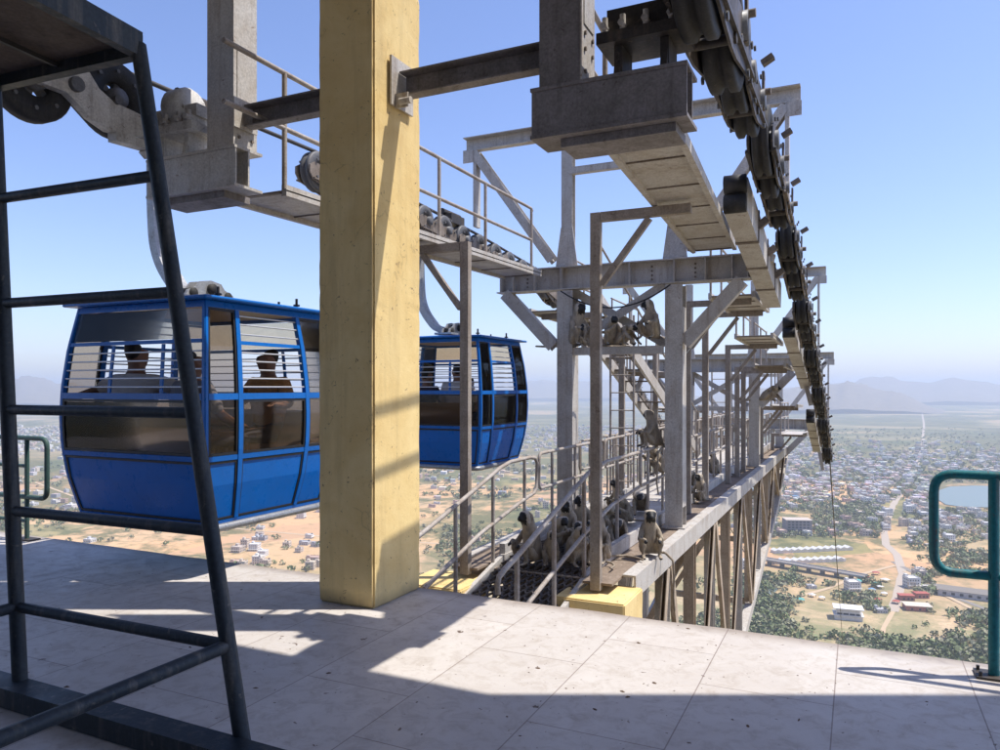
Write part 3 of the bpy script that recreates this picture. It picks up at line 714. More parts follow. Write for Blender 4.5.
for px, pt in ((517, 557), (554, 514), (584, 479)):
    a = PX(px, pt, -2.56); pipes(t, 'post', [[a, Vector((a.x, a.y, rz(a.y)-.05))]], .024)
pipes(t, 'post', [[Vector((-2.56, 8.6, ZC)), Vector((-2.56, 8.6, .66))]], .022)
t = thing('guard_rail', 'sloping pipe guard rail left of the mesh ramp, below the rear cabin', 'railing', (-3.66, 7, -.7))
a0 = PX(405, 548, -3.66)
pipes(t, 'top_rail', [[a0, PX(419.5, 535.5, -3.66), PX(481, 484.5, -3.66), PX(500, 468, -3.66), PX(510, 462, -3.66), PX(530, 457.5, -3.66), PX(535, 458, -3.66), PX(537, 463, -3.66), PX(536.5, 488, -3.66), PX(534, 493, -3.66), PX(526, 498, -3.66), PX(500, 518, -3.66), PX(480, 534, -3.66), PX(424, 589, -3.66)]], .023)
for px, pt in ((455.5, 507), (493, 475), (524.5, 459.5)):
    a = PX(px, pt, -3.66); pipes(t, 'post', [[a, Vector((a.x, a.y, min(ZC, rz(a.y))-.05))]], .022)
t = thing('guard_rail', 'level looped pipe guard rail along the left side of the walkway', 'railing', (-3.66, 16, ZC))
yy = 8.85
while yy < 26: 
    loop_rail(t, -3.66, yy, min(yy+2.7, 26.2), .65, .20)
    for k in (.45, 1.35, 2.25): pipes(t, 'post', [[(-3.66, yy+k, ZC), (-3.66, yy+k, .64)]], .021)
    yy += 2.78
t = thing('guard_rail', 'level looped pipe guard rail along the right side of the walkway', 'railing', (-2.56, 16, ZC))
yy = 9.65
while yy < 26:
    loop_rail(t, -2.56, yy, min(yy+2.5, 26.2), .65, .20)
    for k in (.4, 1.25, 2.1): pipes(t, 'post', [[(-2.56, yy+k, ZC), (-2.56, yy+k, .64)]], .021)
    yy += 2.58
t = thing('guard_rail', 'outer pipe guard rail farther along the left edge of the truss', 'railing', (-4.1, 16, ZC))
yy = 11.5
while yy < 26:
    loop_rail(t, -4.05, yy, min(yy+2.0, 26.2), .62, .15, .018)
    for k in (.05, .5, 1.0, 1.5): pipes(t, 'post', [[(-4.05, yy+k, ZC-.02), (-4.05, yy+k, .62)]], .018)
    yy += 2.05

# =====================================================================  PLATFORM RAILINGS
def rounded(pts, c, n=6):
    out = []
    P = [Vector(p) for p in pts]
    out.append(P[0])
    for i in range(1, len(P)-1):
        a = (P[i-1]-P[i]); b = (P[i+1]-P[i]); cc = min(c, a.length*.5, b.length*.5); a.normalize(); b.normalize()
        for k in range(n+1):
            t_ = k/n; out.append(P[i]+a*cc*(1-t_)**2+b*cc*t_**2)
    out.append(P[-1]); return out
t = thing('platform_railing', 'teal painted pipe railing with looped end at the right of the platform', 'railing', (.63, 4.6, 0))
YR = 4.6
loop = rounded([(3.4, YR, 1.04), (.37, YR, 1.04), (.37, YR, .52), (.62, YR, .52)], .10)
pipes(t, 'rail', [loop], .024, TEAL)
pipes(t, 'rail', [[(.65, YR, .52), (3.4, YR, .52)]], .022, TEAL)
for X in (.64, 2.0, 3.3): pipes(t, 'post', [[(X, YR, .01), (X, YR, 1.03)]], .026, TEAL)
for X in (.64, 2.0, 3.3):
    m = MB(); m.box(X-.085, X+.085, YR-.07, YR+.07, .001, .013)
    for a, b in ((-1,-1),(1,-1),(1,1),(-1,1)): m.tube([(X+a*.065, YR+b*.05, .012), (X+a*.065, YR+b*.05, .035)], .009, 6)
    m.build('foot_plate', GREASE, t)
p = PY(27, 552, 4.66)
t = thing('platform_railing', 'dull green pipe railing with looped end behind the ladder stand', 'railing', (p.x, 4.66, 0))
xa = PY(47, 460, 4.66).x
top_z = PY(27, 438, 4.66).z; mz = PY(27, 497, 4.66).z
pipes(t, 'rail', [rounded([(-9, 4.66, top_z), (xa, 4.66, top_z), (xa, 4.66, mz), (-9, 4.66, mz)], .09)], .024, GREENRAIL)
pipes(t, 'rail', [[(-9, 4.66, PY(27, 466, 4.66).z), (p.x-.02, 4.66, PY(27, 466, 4.66).z)]], .018, GREENRAIL)
pipes(t, 'rail', [[(-9, 4.66, PY(27, 521, 4.66).z), (p.x-.02, 4.66, PY(27, 521, 4.66).z)]], .018, GREENRAIL)
for X in (p.x, p.x-1.6): pipes(t, 'post', [[(X, 4.66, .01), (X, 4.66, top_z)]], .022, GREENRAIL)
for X in (p.x, p.x-1.6): m = MB(); m.box(X-.12, X+.12, 4.60, 4.72, .001, .014); m.build('foot_plate', GREASE, t)

# =====================================================================  LADDER STAND (left foreground)
RFb, RFt = camxy(-1.03, 3.03, 0.0), camxy(-1.62, 3.36, 3.03)
LFb, LFt = camxy(-2.30, 3.60, 0.0), camxy(-2.52, 3.73, 3.03)
RNb, RNt = camxy(-1.47, 2.15, 0.0), camxy(-1.95, 2.42, 3.03)
LNb, LNt = camxy(-2.74, 2.72, 0.0), camxy(-2.85, 2.80, 3.03)
t = thing('ladder_stand', 'tall dark pipe service stand with rungs and a square top, left foreground', 'service stand', camxy(-1.9, 2.9, 0))
for a, b in ((RFb, RFt), (LFb, LFt), (RNb, RNt), (LNb, LNt)):
    m = MB(); m.tube([a, b], .034, 12); m.build('leg', RACKM, t)
def at(a, b, z): return a.lerp(b, z/3.03)
for k, z in enumerate((.44, .90, 1.39, 1.91, 2.43)):
    m = MB(); m.tube([at(RFb, RFt, z if k else .44), at(LFb, LFt, z)], .025, 10); m.build('rung', RACKM, t)
for z in (.44,):
    m = MB(); m.tube([at(RFb, RFt, z), at(RNb, RNt, z)], .027, 10); m.build('rung', RACKM, t)
    m = MB(); m.tube([at(LFb, LFt, z), at(LNb, LNt, z)], .027, 10); m.build('rung', RACKM, t)
    m = MB(); m.tube([at(RNb, RNt, z), at(LNb, LNt, z)], .027, 10); m.build('rung', RACKM, t)
m = MB()
for a, b in ((RFt, LFt), (LFt, LNt), (LNt, RNt), (RNt, RFt)): m.obox(a, b, .05, .11)
m.build('top_frame', RACKM, t)
q = [RFt, RNt, LNt, LFt]; m = MB(); c_ = (RFt+LNt)/2
q = [c_+(p-c_)*.985 for p in q]
m.add([p+Vector((0,0,.0)) for p in q]+[p+Vector((0,0,.03)) for p in q], [(0,1,2,3), (7,6,5,4), (0,4,5,1), (1,5,6,2), (2,6,7,3), (3,7,4,0)]); m.build('top_board', RACKTOP, t)
m = MB(); mid0, mid1 = (RFt+LFt)/2, (RNt+LNt)/2; m.obox(mid0+Vector((0,0,-.02)), mid1+Vector((0,0,-.02)), .02, .02); m.build('board_batten', BLACKT, t)
m = MB(); a, b = camxy(-3.2, 4.0, .05), camxy(-.60, 2.72, .05); m.obox(a, b, .13, .09); tag(m.build('floor_channel', RACKM, origin=(a+b)/2), 'black steel floor beam lying under the ladder stand', 'floor beam')

# =====================================================================  CABINS
W2, L2, H = .85, .80, 1.83
def prof(z):
    k = max(0, min(1, z/H))
    pts = [(0,.845),(.08,.89),(.2,.95),(.35,.99),(.48,1.0),(.62,.99),(.8,.95),(.92,.905),(1,.875)]
    for (a, fa), (b, fb) in zip(pts, pts[1:]):
        if k <= b: return fa+(fb-fa)*(k-a)/(b-a)
    return .875
def sp(side, u, z, out=0.0):
    p = prof(z)
    hx, hy = W2*p+out, L2*p+out
    if side == 0: return Vector((u*W2*p, -hy, z))      # towards -Y
    if side == 1: return Vector((hx, u*L2*p, z))       # towards +X
    if side == 2: return Vector((-u*W2*p, hy, z))
    return Vector((-hx, -u*L2*p, z))
def slab(m, side, u0, u1, z0, z1, o0, o1, n=None, mi=0, skew=0.0):
    n = n or max(1, int((z1-z0)/.09)); vs = []
    for i in range(n+1):
        z = z0+(z1-z0)*i/n
        for u in (u0, u1):
            for o in (o0, o1): vs.append(sp(side, u, z, o))
    fs = []
    for i in range(n):
        b = i*4; c = b+4
        fs += [(b+1, b+3, c+3, c+1), (b+2, b, c, c+2), (b, b+1, c+1, c), (b+3, b+2, c+2, c+3)]
    fs += [(0, 2, 3, 1), (n*4+1, n*4+3, n*4+2, n*4)]
    m.add(vs, fs, mi, False)
def make_cabin(label):
    root = thing('cable_cabin', label, 'cable car', (0,0,0), 'blue cable car cabins')
    z_p, z_g, z_b, z_t = .56, .60, 1.04, 1.765     # panel top, glass bottom, glass top, opening top
    for side in range(4):
        bays = [(-.96, .96)] if side in (0, 2) else ([(-.96, -.58), (-.52, .44), (.50, .96)] if side == 1 else [(-.96, -.50), (-.44, .52), (.58, .96)])
        fr = MB(); gk = MB()
        # corner posts and horizontal members
        for u0, u1 in ((-1.0, -.965), (.965, 1.0)): slab(fr, side, u0, u1, .03, H-.01, -.03, .006)
        slab(fr, side, -.962, .962, z_p, z_g, -.025, .008, 1)
        slab(fr, side, -.962, .962, z_t+.003, H-.01, -.03, .004, 1)
        slab(fr, side, -.962, .962, .03, .075, -.03, .006, 1)
        slab(fr, side, -.962, .962, z_b, z_b+.05, -.025, .010, 1)
        if len(bays) == 3:
            for u0, u1 in ((bays[0][1], bays[1][0]), (bays[1][1], bays[2][0])): slab(fr, side, u0, u1, .078, z_t, -.03, .013)
        fr.build('wall_frame', BLUE, root)
        for bi, (u0, u1) in enumerate(bays):
            m = MB(); slab(m, side, u0+.012, u1-.012, .08, z_p-.004, -.02, -.004); m.build('lower_panel', BLUE, root)
            e = .022
            slab(gk, side, u0, u0+e, .08, z_p-.004, -.015, .004); slab(gk, side, u1-e, u1, .08, z_p-.004, -.015, .004)
            slab(gk, side, u0+e, u1-e, .08, .098, -.015, .004, 1); slab(gk, side, u0+e, u1-e, z_p-.022, z_p-.004, -.015, .004, 1)
            narrow = len(bays) == 3 and bi != 1
            gt = z_t if narrow else z_b-.003
            slab(gk, side, u0, u0+e, z_g+.003, gt, -.02, .0045); slab(gk, side, u1-e, u1, z_g+.003, gt, -.02, .0045)
            slab(gk, side, u0+e, u1-e, z_g+.003, z_g+.022, -.02, .0045, 1); slab(gk, side, u0+e, u1-e, gt-.02, gt, -.02, .0045, 1)
            m = MB(); slab(m, side, u0+e, u1-e, z_g+.024, gt-.022, -.012, -.006)
            w = m.build('window_pane', GLASS, root)
            if not narrow:
                bars = MB()
                for kk, z in enumerate((1.14, 1.21, 1.28, 1.35, 1.42, 1.57, 1.65, 1.72) if side in (1, 3) else (1.14, 1.21, 1.28, 1.35, 1.42)):
                    pts = [sp(side, u0+(u1-u0)*i/4, z, -.006) for i in range(5)]; bars.tube(pts, .0075, 6)
                bars.build('window_bars', BARM, root)
                if side in (0, 2): m = MB(); slab(m, side, u0+.01, u1-.01, 1.52, z_t-.002, -.016, -.010); m.build('window_pane', TOPGLASS, root)
                m = MB(); slab(m, side, u0+.005, u1-.005, 1.485, 1.515, -.018, .004, 1)
                if len(bays) == 1:
                    for u in (-.30, .42): slab(m, side, u-.018, u+.018, z_b+.052, 1.483, -.022, -.008)
                m.build('window_rail', BLUE, root)
        gk.build('gasket', BLACKT, root)
    # door fittings
    # floor, bumper
    m = MB(); f = [sp(0, -1, .03), sp(0, 1, .03), sp(2, -1, .03), sp(2, 1, .03)]
    m.add([(p.x*.985, p.y*.985, 0.0) for p in f]+[(p.x*.985, p.y*.985, .05) for p in f], [(0,1,2,3), (7,6,5,4), (0,4,5,1), (1,5,6,2), (2,6,7,3), (3,7,4,0)]); m.build('floor_pan', BLUE, root)
    bx, by = W2*.845+.035, L2*.845+.035
    pts = rounded([(0,-by,.02), (bx,-by,.02), (bx,by,.02), (-bx,by,.02), (-bx,-by,.02), (-.01,-by,.02)], .09)
    m = MB(); m.tube(pts[:-1], .032, 10, closed=True); m.build('bumper', SILVER, root)
    # roof: flat domed lid with a lip
    bm = bmesh.new(); N = 10; grid = {}
    ex, ey = W2*.99, L2*.985
    for i in range(N+1):
        for j in range(N+1):
            u, v = -1+2*i/N, -1+2*j/N
            grid[i, j] = bm.verts.new((u*ex, v*ey, H+.022+.05*(1-u*u)*(1-v*v)))
    for i in range(N):
        for j in range(N): bm.faces.new((grid[i,j], grid[i+1,j], grid[i+1,j+1], grid[i,j+1]))
    r = bmesh.ops.extrude_face_region(bm, geom=list(bm.faces)); 
    for v in [g for g in r['geom'] if isinstance(g, bmesh.types.BMVert)]: v.co.z = H-.006
    bmesh.ops.recalc_face_normals(bm, faces=bm.faces)
    me = bpy.data.meshes.new('roof'); bm.to_mesh(me); bm.free(); me.materials.append(BLUE)
    rf = bpy.data.objects.new('roof', me); C.objects.link(rf); rf.parent = root
    b = rf.modifiers.new('bevel', 'BEVEL'); b.width = .012; b.segments = 2; b.limit_method = 'ANGLE'; b.angle_limit = R(50)
    m = MB(); m.box(-.70, .70, -.66, .66, H-.03, H-.012); m.build('ceiling_lining', BEIGE, root)
    # roof fittings
    m = MB(); m.prism([(-.30,H+.09), (-.26,H+.16), (-.16,H+.20), (-.12,H+.25), (0,H+.27), (.12,H+.25), (.16,H+.20), (.26,H+.16), (.30,H+.09)], -.07, -.045)
    m.prism([(-.30,H+.09), (-.26,H+.16), (-.16,H+.20), (-.12,H+.25), (0,H+.27), (.12,H+.25), (.16,H+.20), (.26,H+.16), (.30,H+.09)], .045, .07)
    m.box(-.14, .14, -.36, .36, H+.075, H+.105); m.build('hanger_saddle', GALV, root)
    m = MB(); m.lathe_x([(-.10, .001), (-.10, .05), (.10, .05), (.10, .001)], (0,0,H+.19), 14); m.build('damper', RUBBER, root)
    for yy in (-.2, .2): m = MB(); m.lathe_x([(-.08, .001), (-.08, .045), (.08, .045), (.08, .001)], (0,yy,H+.14), 12); m.build('damper', RUBBER, root)
    m = MB()
    for x, yy in ((.62,.5), (.62,-.45), (-.5,-.6), (.3,.62)): m.tube([(x,yy,H+.04), (x,yy,H+.13)], .012, 6); m.tube([(x,yy,H+.06), (x,yy,H+.075)], .03, 8)
    m.build('roof_stud', GREASE, root)
    # hanger arm, C shaped
    arm = rounded([(0,0,H+.17), (-.28,0,H+.16), (-.58,0,H+.52), (-.62,0,H+1.0), (-.62,0,H+1.55), (-.40,0,H+1.78), (-.1,0,H+1.80)], .28, 8)
    m = MB()
    for a, b in zip(arm, arm[1:]): m.obox(a, b, .17, .085, (1,0,1e-3) if abs((b-a).normalized().z) > .7 else (0,0,1))
    m.tube([(p.x, p.y, p.z) for p in arm], .055, 10)
    m.build('hanger_arm', GALV, root)
    m = MB(); m.box(-.16, .06, -.20, .20, H+1.74, H+1.87); m.tube([(-.07,-.26,H+1.90), (-.07,.26,H+1.90)], .045, 10); m.build('rope_grip', GREASE, root)
    # benches
    for s in (-1, 1):
        m = MB(); m.box(-.60, .60, *sorted((s*.34, s*.66)), .44, .50); m.box(-.62, .62, *sorted((s*.62, s*.68)), .50, .92)
        m.box(-.58, -.54, *sorted((s*.36, s*.62)), .05, .44); m.box(.54, .58, *sorted((s*.36, s*.62)), .05, .44)
        m.build('bench', SEATM, root)
    return root
cab1 = make_cabin('nearest blue cable car cabin, left of the yellow pillar behind the ladder stand')
cab2 = copy_tree(cab1); cab2['label'] = 'farther blue cable car cabin, just right of the yellow pillar'
CB1, CB2 = Vector((-5.33, 4.99, .36)), Vector((-5.44, 9.85, .36))
cab1.location = CB1; cab2.location = CB2

# =====================================================================  SKINNED FIGURES
def skin_mesh(verts, edges, name, sub=1, root=0):
    me = bpy.data.meshes.new(name); me.from_pydata([v[0] for v in verts], edges, [])
    o = bpy.data.objects.new(name, me); C.objects.link(o)
    md = o.modifiers.new('skin', 'SKIN'); md.use_smooth_shade = True
    for i, v in enumerate(verts):
        r = v[1]; r = r if isinstance(r, tuple) else (r, r); me.skin_vertices[0].data[i].radius = r
        me.skin_vertices[0].data[i].use_root = (i == root)
    s = o.modifiers.new('sub', 'SUBSURF'); s.levels = s.render_levels = sub
    dg = bpy.context.evaluated_depsgraph_get(); ev = o.evaluated_get(dg)
    out = bpy.data.meshes.new_from_object(ev); bpy.data.objects.remove(o); bpy.data.meshes.remove(me)
    out.name = name; out.materials.clear()
    for p in out.polygons: p.use_smooth = True
    return out
def monkey_mesh(pose):
    lean = {'upright': 0, 'hunched': .07, 'turned': .02, 'crouched': .10, 'slim': .0}[pose]
    hd = {'upright': (0,.10,.50), 'hunched': (0,.19,.40), 'turned': (.02,.09,.49), 'crouched': (.02,.26,.30), 'slim': (0,.09,.49)}[pose]
    turn = {'upright': 0, 'hunched': .1, 'turned': .9, 'crouched': -.2, 'slim': -.7}[pose]
    V = []; E = []
    def v(co, r, prev=None):
        V.append((co, r)); i = len(V)-1
        if prev is not None: E.append((prev, i))
        return i
    w = .85 if pose == 'slim' else 1.0
    pel = v((0,0,.085), (.085*w,.09)); bel = v((0,.02+lean*.3,.19), (.082*w,.095*w), pel); ch = v((0,.035+lean*.8,.32), (.074*w,.078), bel)
    nk = v((0,(.05+lean+hd[1])*.5,(.38+hd[2]-.06)*.5), .055, ch)
    h0 = v(hd, (.058,.056), nk)
    d = Vector((math.sin(turn), math.cos(turn), -.12))
    h1 = v(tuple(Vector(hd)+d*.062+Vector((0,0,-.012))), (.042,.040), h0)
    v(tuple(Vector(hd)+d*.105+Vector((0,0,-.03))), (.024,.022), h1)
    cr = v(tuple(Vector(hd)+Vector((0,-.02,.05))), (.045,.045), h0)
    for s in (-1, 1):
        side = Vector((d.y*s, -d.x*s, 0)).normalized(); v(tuple(Vector(hd)+side*.072+Vector((0,0,.008))), (.02,.02), h0)
        hp = v((s*.075,.05,.085), .052, pel)
        kz = .25 if pose != 'crouched' else .22
        kn = v((s*.115,.20,kz), .034, hp); ak = v((s*.09,.16,.05), .020, kn); v((s*.095,.255,.016), (.022,.014), ak)
        shd = v((s*.08,.05+lean*.8,.335-lean*.5), .038, ch)
        if pose in ('upright', 'turned'):
            el = v((s*.125,.13+lean,.21), .030, shd); wr = v((s*.085,.225,.235), .021, el); v((s*.07,.275,.20), (.022,.014), wr)
        elif pose == 'slim':
            el = v((s*.11,.10,.20), .026, shd); wr = v((s*.06,.17,.06), .019, el); v((s*.06,.20,.016), (.02,.013), wr)
        elif pose == 'hunched':
            el = v((s*.13,.19,.20), .030, shd); wr = v((s*.04,.29,.27), .021, el); v((s*.02,.32,.30), (.022,.014), wr)
        else:
            el = v((s*.11,.22,.18), .030, shd); wr = v((s*.08,.34,.05), .021, el); v((s*.08,.39,.016), (.022,.014), wr)
    t0 = v((0,-.10,.05), .026, pel)
    return V, E, t0
def finish_monkey(V, E, t0, tailpts, pose):
    prev = t0
    for k, p in enumerate(tailpts): V.append((p, .017-.006*k/len(tailpts))); E.append((prev, len(V)-1)); prev = len(V)-1
    me = skin_mesh(V, E, 'langur_body', 2)
    for v_ in me.vertices:
        p = v_.co; a = noise.noise(p*26)*.007+noise.noise(p*60)*.005
        if p.z > .04: v_.co = p+v_.normal*a
    for m_ in (FUR, BLKSKIN, FURW): me.materials.append(m_)
    hd = Vector({'upright': (0,.10,.50), 'hunched': (0,.19,.40), 'turned': (.02,.09,.49), 'crouched': (.02,.26,.30), 'slim': (0,.09,.49)}[pose])
    turn = {'upright': 0, 'hunched': .1, 'turned': .9, 'crouched': -.2, 'slim': -.7}[pose]
    d = Vector((math.sin(turn), math.cos(turn), -.12)).normalized()
    for p in me.polygons:
        c = p.center-hd
        if c.dot(d) > .042 and c.length < .16 and c.z > -.09 and c.z < .045: p.material_index = 1
        elif c.length < .14 and c.z > -.06: p.material_index = 2 if c.dot(d) > .0 else 0
        elif p.center.z < .03 and p.center.y > .17: p.material_index = 1
        elif pose in ('upright', 'turned') and p.center.y > .25 and abs(p.center.x) < .12 and p.center.z > .15: p.material_index = 1
    return me
flat_tail = [(.03,-.22,.03), (.10,-.34,.022), (.22,-.40,.022), (.36,-.38,.022)]
side_tail = [(-.02,-.20,.03), (-.12,-.30,.022), (-.26,-.30,.022), (-.40,-.22,.022)]
hang_tail = [(-.10,-.12,.03), (-.20,-.03,.03), (-.27,.05,-.04), (-.28,.06,-.25), (-.27,.07,-.45), (-.29,.05,-.62)]
MK = {}
for pose, tail, key in (('upright', flat_tail, 'up'), ('hunched', side_tail, 'hu'), ('turned', side_tail, 'tu'), ('crouched', flat_tail, 'cr'), ('slim', side_tail, 'sl'), ('upright', hang_tail, 'uph'), ('turned', hang_tail, 'tuh'), ('hunched', hang_tail, 'huh')):
    V, E, t0 = monkey_mesh(pose); MK[key] = finish_monkey(V, E, t0, tail, pose)
def face_deg(cam_deg): return R(cam_deg)
def monkey(key, loc, rz_, s, label):
    o = bpy.data.objects.new('langur_monkey', MK[key]); C.objects.link(o); o.location = loc; o.rotation_euler = (0,0,rz_); o.scale = (s,)*3
    tag(o, label, 'monkey', 'langur monkeys on the walkway')
# direction: 0 rad faces +Y (away); pi faces the platform
def mz(px, py, key, ang, s, label, z=None, X=None, Y=None):
    if X is not None: p = PX(px, py, X)
    elif Y is not None: p = PY(px, py, Y)
    else: p = PZ(px, py, ZC+.03)
    if z is not None: p.z = z
    monkey(key, p, R(ang), s, label)
RM = ZC+.018
mz(534, 562, 'up', 150, 1.06, 'grey monkey sitting alone upright at the left of the ramp group', z=RM)
mz(551, 563, 'sl', 200, .70, 'small buff young monkey beside the leftmost ramp monkey', z=RM)
mz(553, 549, 'hu', 240, .95, 'monkey behind the small buff one, back bent, half hidden', z=RM)
mz(572, 563, 'hu', 235, 1.0, 'pale monkey bent forward grooming in the middle of the ramp group', z=RM)
mz(570, 545, 'up', 175, 1.05, 'dark faced monkey staring over the grooming pair', z=RM)
mz(587, 562, 'sl', 120, .85, 'slim monkey being groomed, right of the bent pale one', z=RM)
mz(582, 535, 'tu', 200, 1.0, 'dark faced monkey second row, right of the staring one', z=RM)
mz(604, 560, 'tu', 170, .95, 'monkey at the right front of the ramp group beside the rail post', z=RM)
mz(598, 530, 'cr', 250, 1.05, 'monkey leaning sideways in the back row of the ramp group', z=RM)
mz(616, 540, 'cr', 205, .9, 'crouching monkey behind the tall bracket frame post', z=RM)
mz(628, 523, 'hu', 160, .95, 'hunched monkey just right of the tall bracket frame post', z=RM)
mz(642, 512, 'cr', 190, .95, 'monkey crouching on the walkway behind the rail, under the rail sitters', z=ZC+.02)
mz(621, 512, 'up', 140, .95, 'monkey far back on the walkway in the shade of the frame', z=ZC+.02)
monkey('uph', (-2.17, 8.55, ZC+.0), R(205), 1.0, 'pale monkey sitting on the truss edge, its long tail hanging down')
mz(656, 448, 'tuh', 120, 1.0, 'monkey perched on the top guard rail left of the tower column', X=-2.56)
monkey('huh', (-2.56, 10.9, .225), R(130), .95, 'monkey sitting on the middle rail below the perched one')
monkey('up', (-3.72, 10.38, 2.08), R(235), 1.15, 'large monkey sitting left on the tower cross tie holding its young')
monkey('sl', (-3.53, 10.36, 2.08), R(120), .62, 'tiny young monkey held close by the large one on the tower tie')
monkey('hu', (-3.20, 10.40, 2.08), R(215), .95, 'monkey in the middle of the tower cross tie')
monkey('cr', (-3.05, 10.36, 2.08), R(250), .85, 'crouched monkey on the tower tie, right beside the middle one')
monkey('tu', (-2.56, 10.38, 2.15), R(160), 1.05, 'monkey seated at the right end of the tower cross tie')
monkey('cr', (-2.03, 19.2, 1.15), R(260), 1.1, 'far monkey sitting on the knee brace of the second tower')
monkey('hu', (-2.72, 12.6, ZC+.02), R(200), 1.0, 'shaded monkey on the walkway behind the nearest tower column')
monkey('up', (-2.35, 12.9, ZC+.0), R(150), .9, 'monkey on the truss edge just right of the nearest column')
monkey('cr', (-2.9, 14.6, ZC+.02), R(190), 1.0, 'farther shaded monkey crouching on the walkway')
monkey('tu', (-2.8, 16.8, ZC+.02), R(170), 1.0, 'farthest shaded monkey sitting on the walkway')

# people
def person(loc, rz_, label, shirt, s=1.0, arm='rest', hairlong=False, look=0.0):
    t = thing('person', label, 'person', loc, rz=rz_); t.scale = (s,)*3
    V = []; E = []
    def v(co, r, prev=None):
        V.append((co, r)); i = len(V)-1
        if prev is not None: E.append((prev, i))
        return i
    pel = v((0,0,.10), (.15,.12)); wa = v((0,.0,.28), (.135,.10), pel); ch = v((0,.01,.47), (.155,.11), wa); up = v((0,0,.57), (.10,.08), ch)
    nk = v((0,.01,.64), .052, up); lk = Vector((math.sin(look), math.cos(look), 0))
    hb = v((0,.02,.72), (.068,.075), nk); ht = v((0,.012,.80), (.072,.082), hb)
    no = v(tuple(Vector((0,.02,.735))+lk*.088), (.018,.02), hb); chin = v(tuple(Vector((0,.02,.68))+lk*.055), (.03,.025), hb)
    for sd in (-1, 1):
        sv = Vector((lk.y*sd, -lk.x*sd, 0)); v(tuple(Vector((0,.015,.74))+sv*.083), (.012,.02), hb)
        hp = v((sd*.09,.06,.09), .085, pel); kn = v((sd*.11,.44,.10), .062, hp); an = v((sd*.11,.42,-.28), .042, kn); v((sd*.11,.55,-.34), (.045,.03), an)
        sh = v((sd*.175,0,.54), .062, ch)
        if arm == 'sill' : pts = [((sd*.30,.06,.36), .044), ((sd*.38,.26,.36), .033), ((sd*.39,.33,.36), .03)]
        elif arm == 'spread': pts = [((sd*.38,.05,.47), .044), ((sd*.54,.02,.42), .033), ((sd*.60,.01,.41), .028)]
        else: pts = [((sd*.235,.10,.31), .044), ((sd*.16,.32,.22), .033), ((sd*.14,.38,.21), .03)]
        p_ = sh
        for co, r in pts: p_ = v(co, r, p_)
        c0 = Vector(pts[-1][0]); d = (c0-Vector(pts[-2][0])).normalized(); sidev = d.cross(Vector((0,0,1))).normalized()
        for f in range(4):
            b = c0+sidev*(f-1.5)*.018+d*.03; f0 = v(tuple(b), .010, p_); v(tuple(b+d*(.035+.006*(f in (1,2)))+Vector((0,0,-.015))), .008, f0)
        th0 = v(tuple(c0+sidev*sd*-.035+d*.01), .010, p_); v(tuple(c0+sidev*sd*-.05+d*.04), .008, th0)
    me = skin_mesh(V, E, 'body', 2)
    me.materials.append(SKIN); me.materials.append(TROU)
    for p in me.polygons:
        if p.center.z < .2 and not (arm == 'x'): p.material_index = 1 if (p.center.z < .155 or p.center.y < .15) else 0
    o = bpy.data.objects.new('body', me); C.objects.link(o); o.parent = t
    # shirt
    V2 = [((0,0,.12), (.162,.132)), ((0,0,.28), (.152,.118)), ((0,.01,.47), (.17,.125)), ((0,.0,.575), (.11,.09))]; E2 = [(0,1), (1,2), (2,3)]
    for sd in (-1, 1):
        V2.append(((sd*.178,0,.54), .074)); i = len(V2)-1; E2.append((2, i))
        el = {'sill': (sd*.30,.06,.36), 'spread': (sd*.38,.05,.47), 'rest': (sd*.235,.10,.31)}[arm]
        V2.append((el, .062)); E2.append((i, i+1))
    me = skin_mesh(V2, E2, 'shirt', 2); me.materials.append(shirt); o = bpy.data.objects.new('shirt', me); C.objects.link(o); o.parent = t
    Vh = [((0,-.012,.845), (.074,.085)), ((0,-.045,.78), (.066,.06)), ((0,-.03,.70 if not hairlong else .62), (.055,.05))]
    me = skin_mesh(Vh, [(0,1), (1,2)], 'hair', 2); me.materials.append(HAIR); o = bpy.data.objects.new('hair', me); C.objects.link(o); o.parent = t
    for sd in (-1, 1):
        m = MB(); sv = Vector((lk.y*sd, -lk.x*sd, 0)); c_ = Vector((0,.018,.765))+lk*.073+sv*.03; m.tube([c_-lk*.008, c_+lk*.006], .011, 8)
        m.build('eye', HAIR, None).parent = t
SZ = .60
person(CB1+Vector((-.36,-.44,SZ)), R(12), 'passenger in a pale shirt with arms spread along the near cabin seat back', SH_W, 1.1, 'spread', look=-.9)
person(CB1+Vector((.34,-.46,SZ)), R(-8), 'second passenger in grey beside the pale shirted one in the near cabin', SH_G, 1.0, 'rest')
person(CB1+Vector((.33,.45,SZ)), R(178), 'passenger in an ochre top by the side window of the near cabin', SH_T, 1.06, 'sill', look=.9)
person(CB2+Vector((-.22,-.45,SZ)), R(-5), 'passenger in a dark shirt in the rear cabin, nearest the yellow pillar', SH_B, .93)
person(CB2+Vector((.30,-.45,SZ)), R(20), 'passenger in a pale shirt in the rear cabin behind the frame post', SH_W, 1.02)
person(CB2+Vector((.02,.46,SZ)), R(185), 'small passenger facing back between the two others in the rear cabin', SH_G, .80)

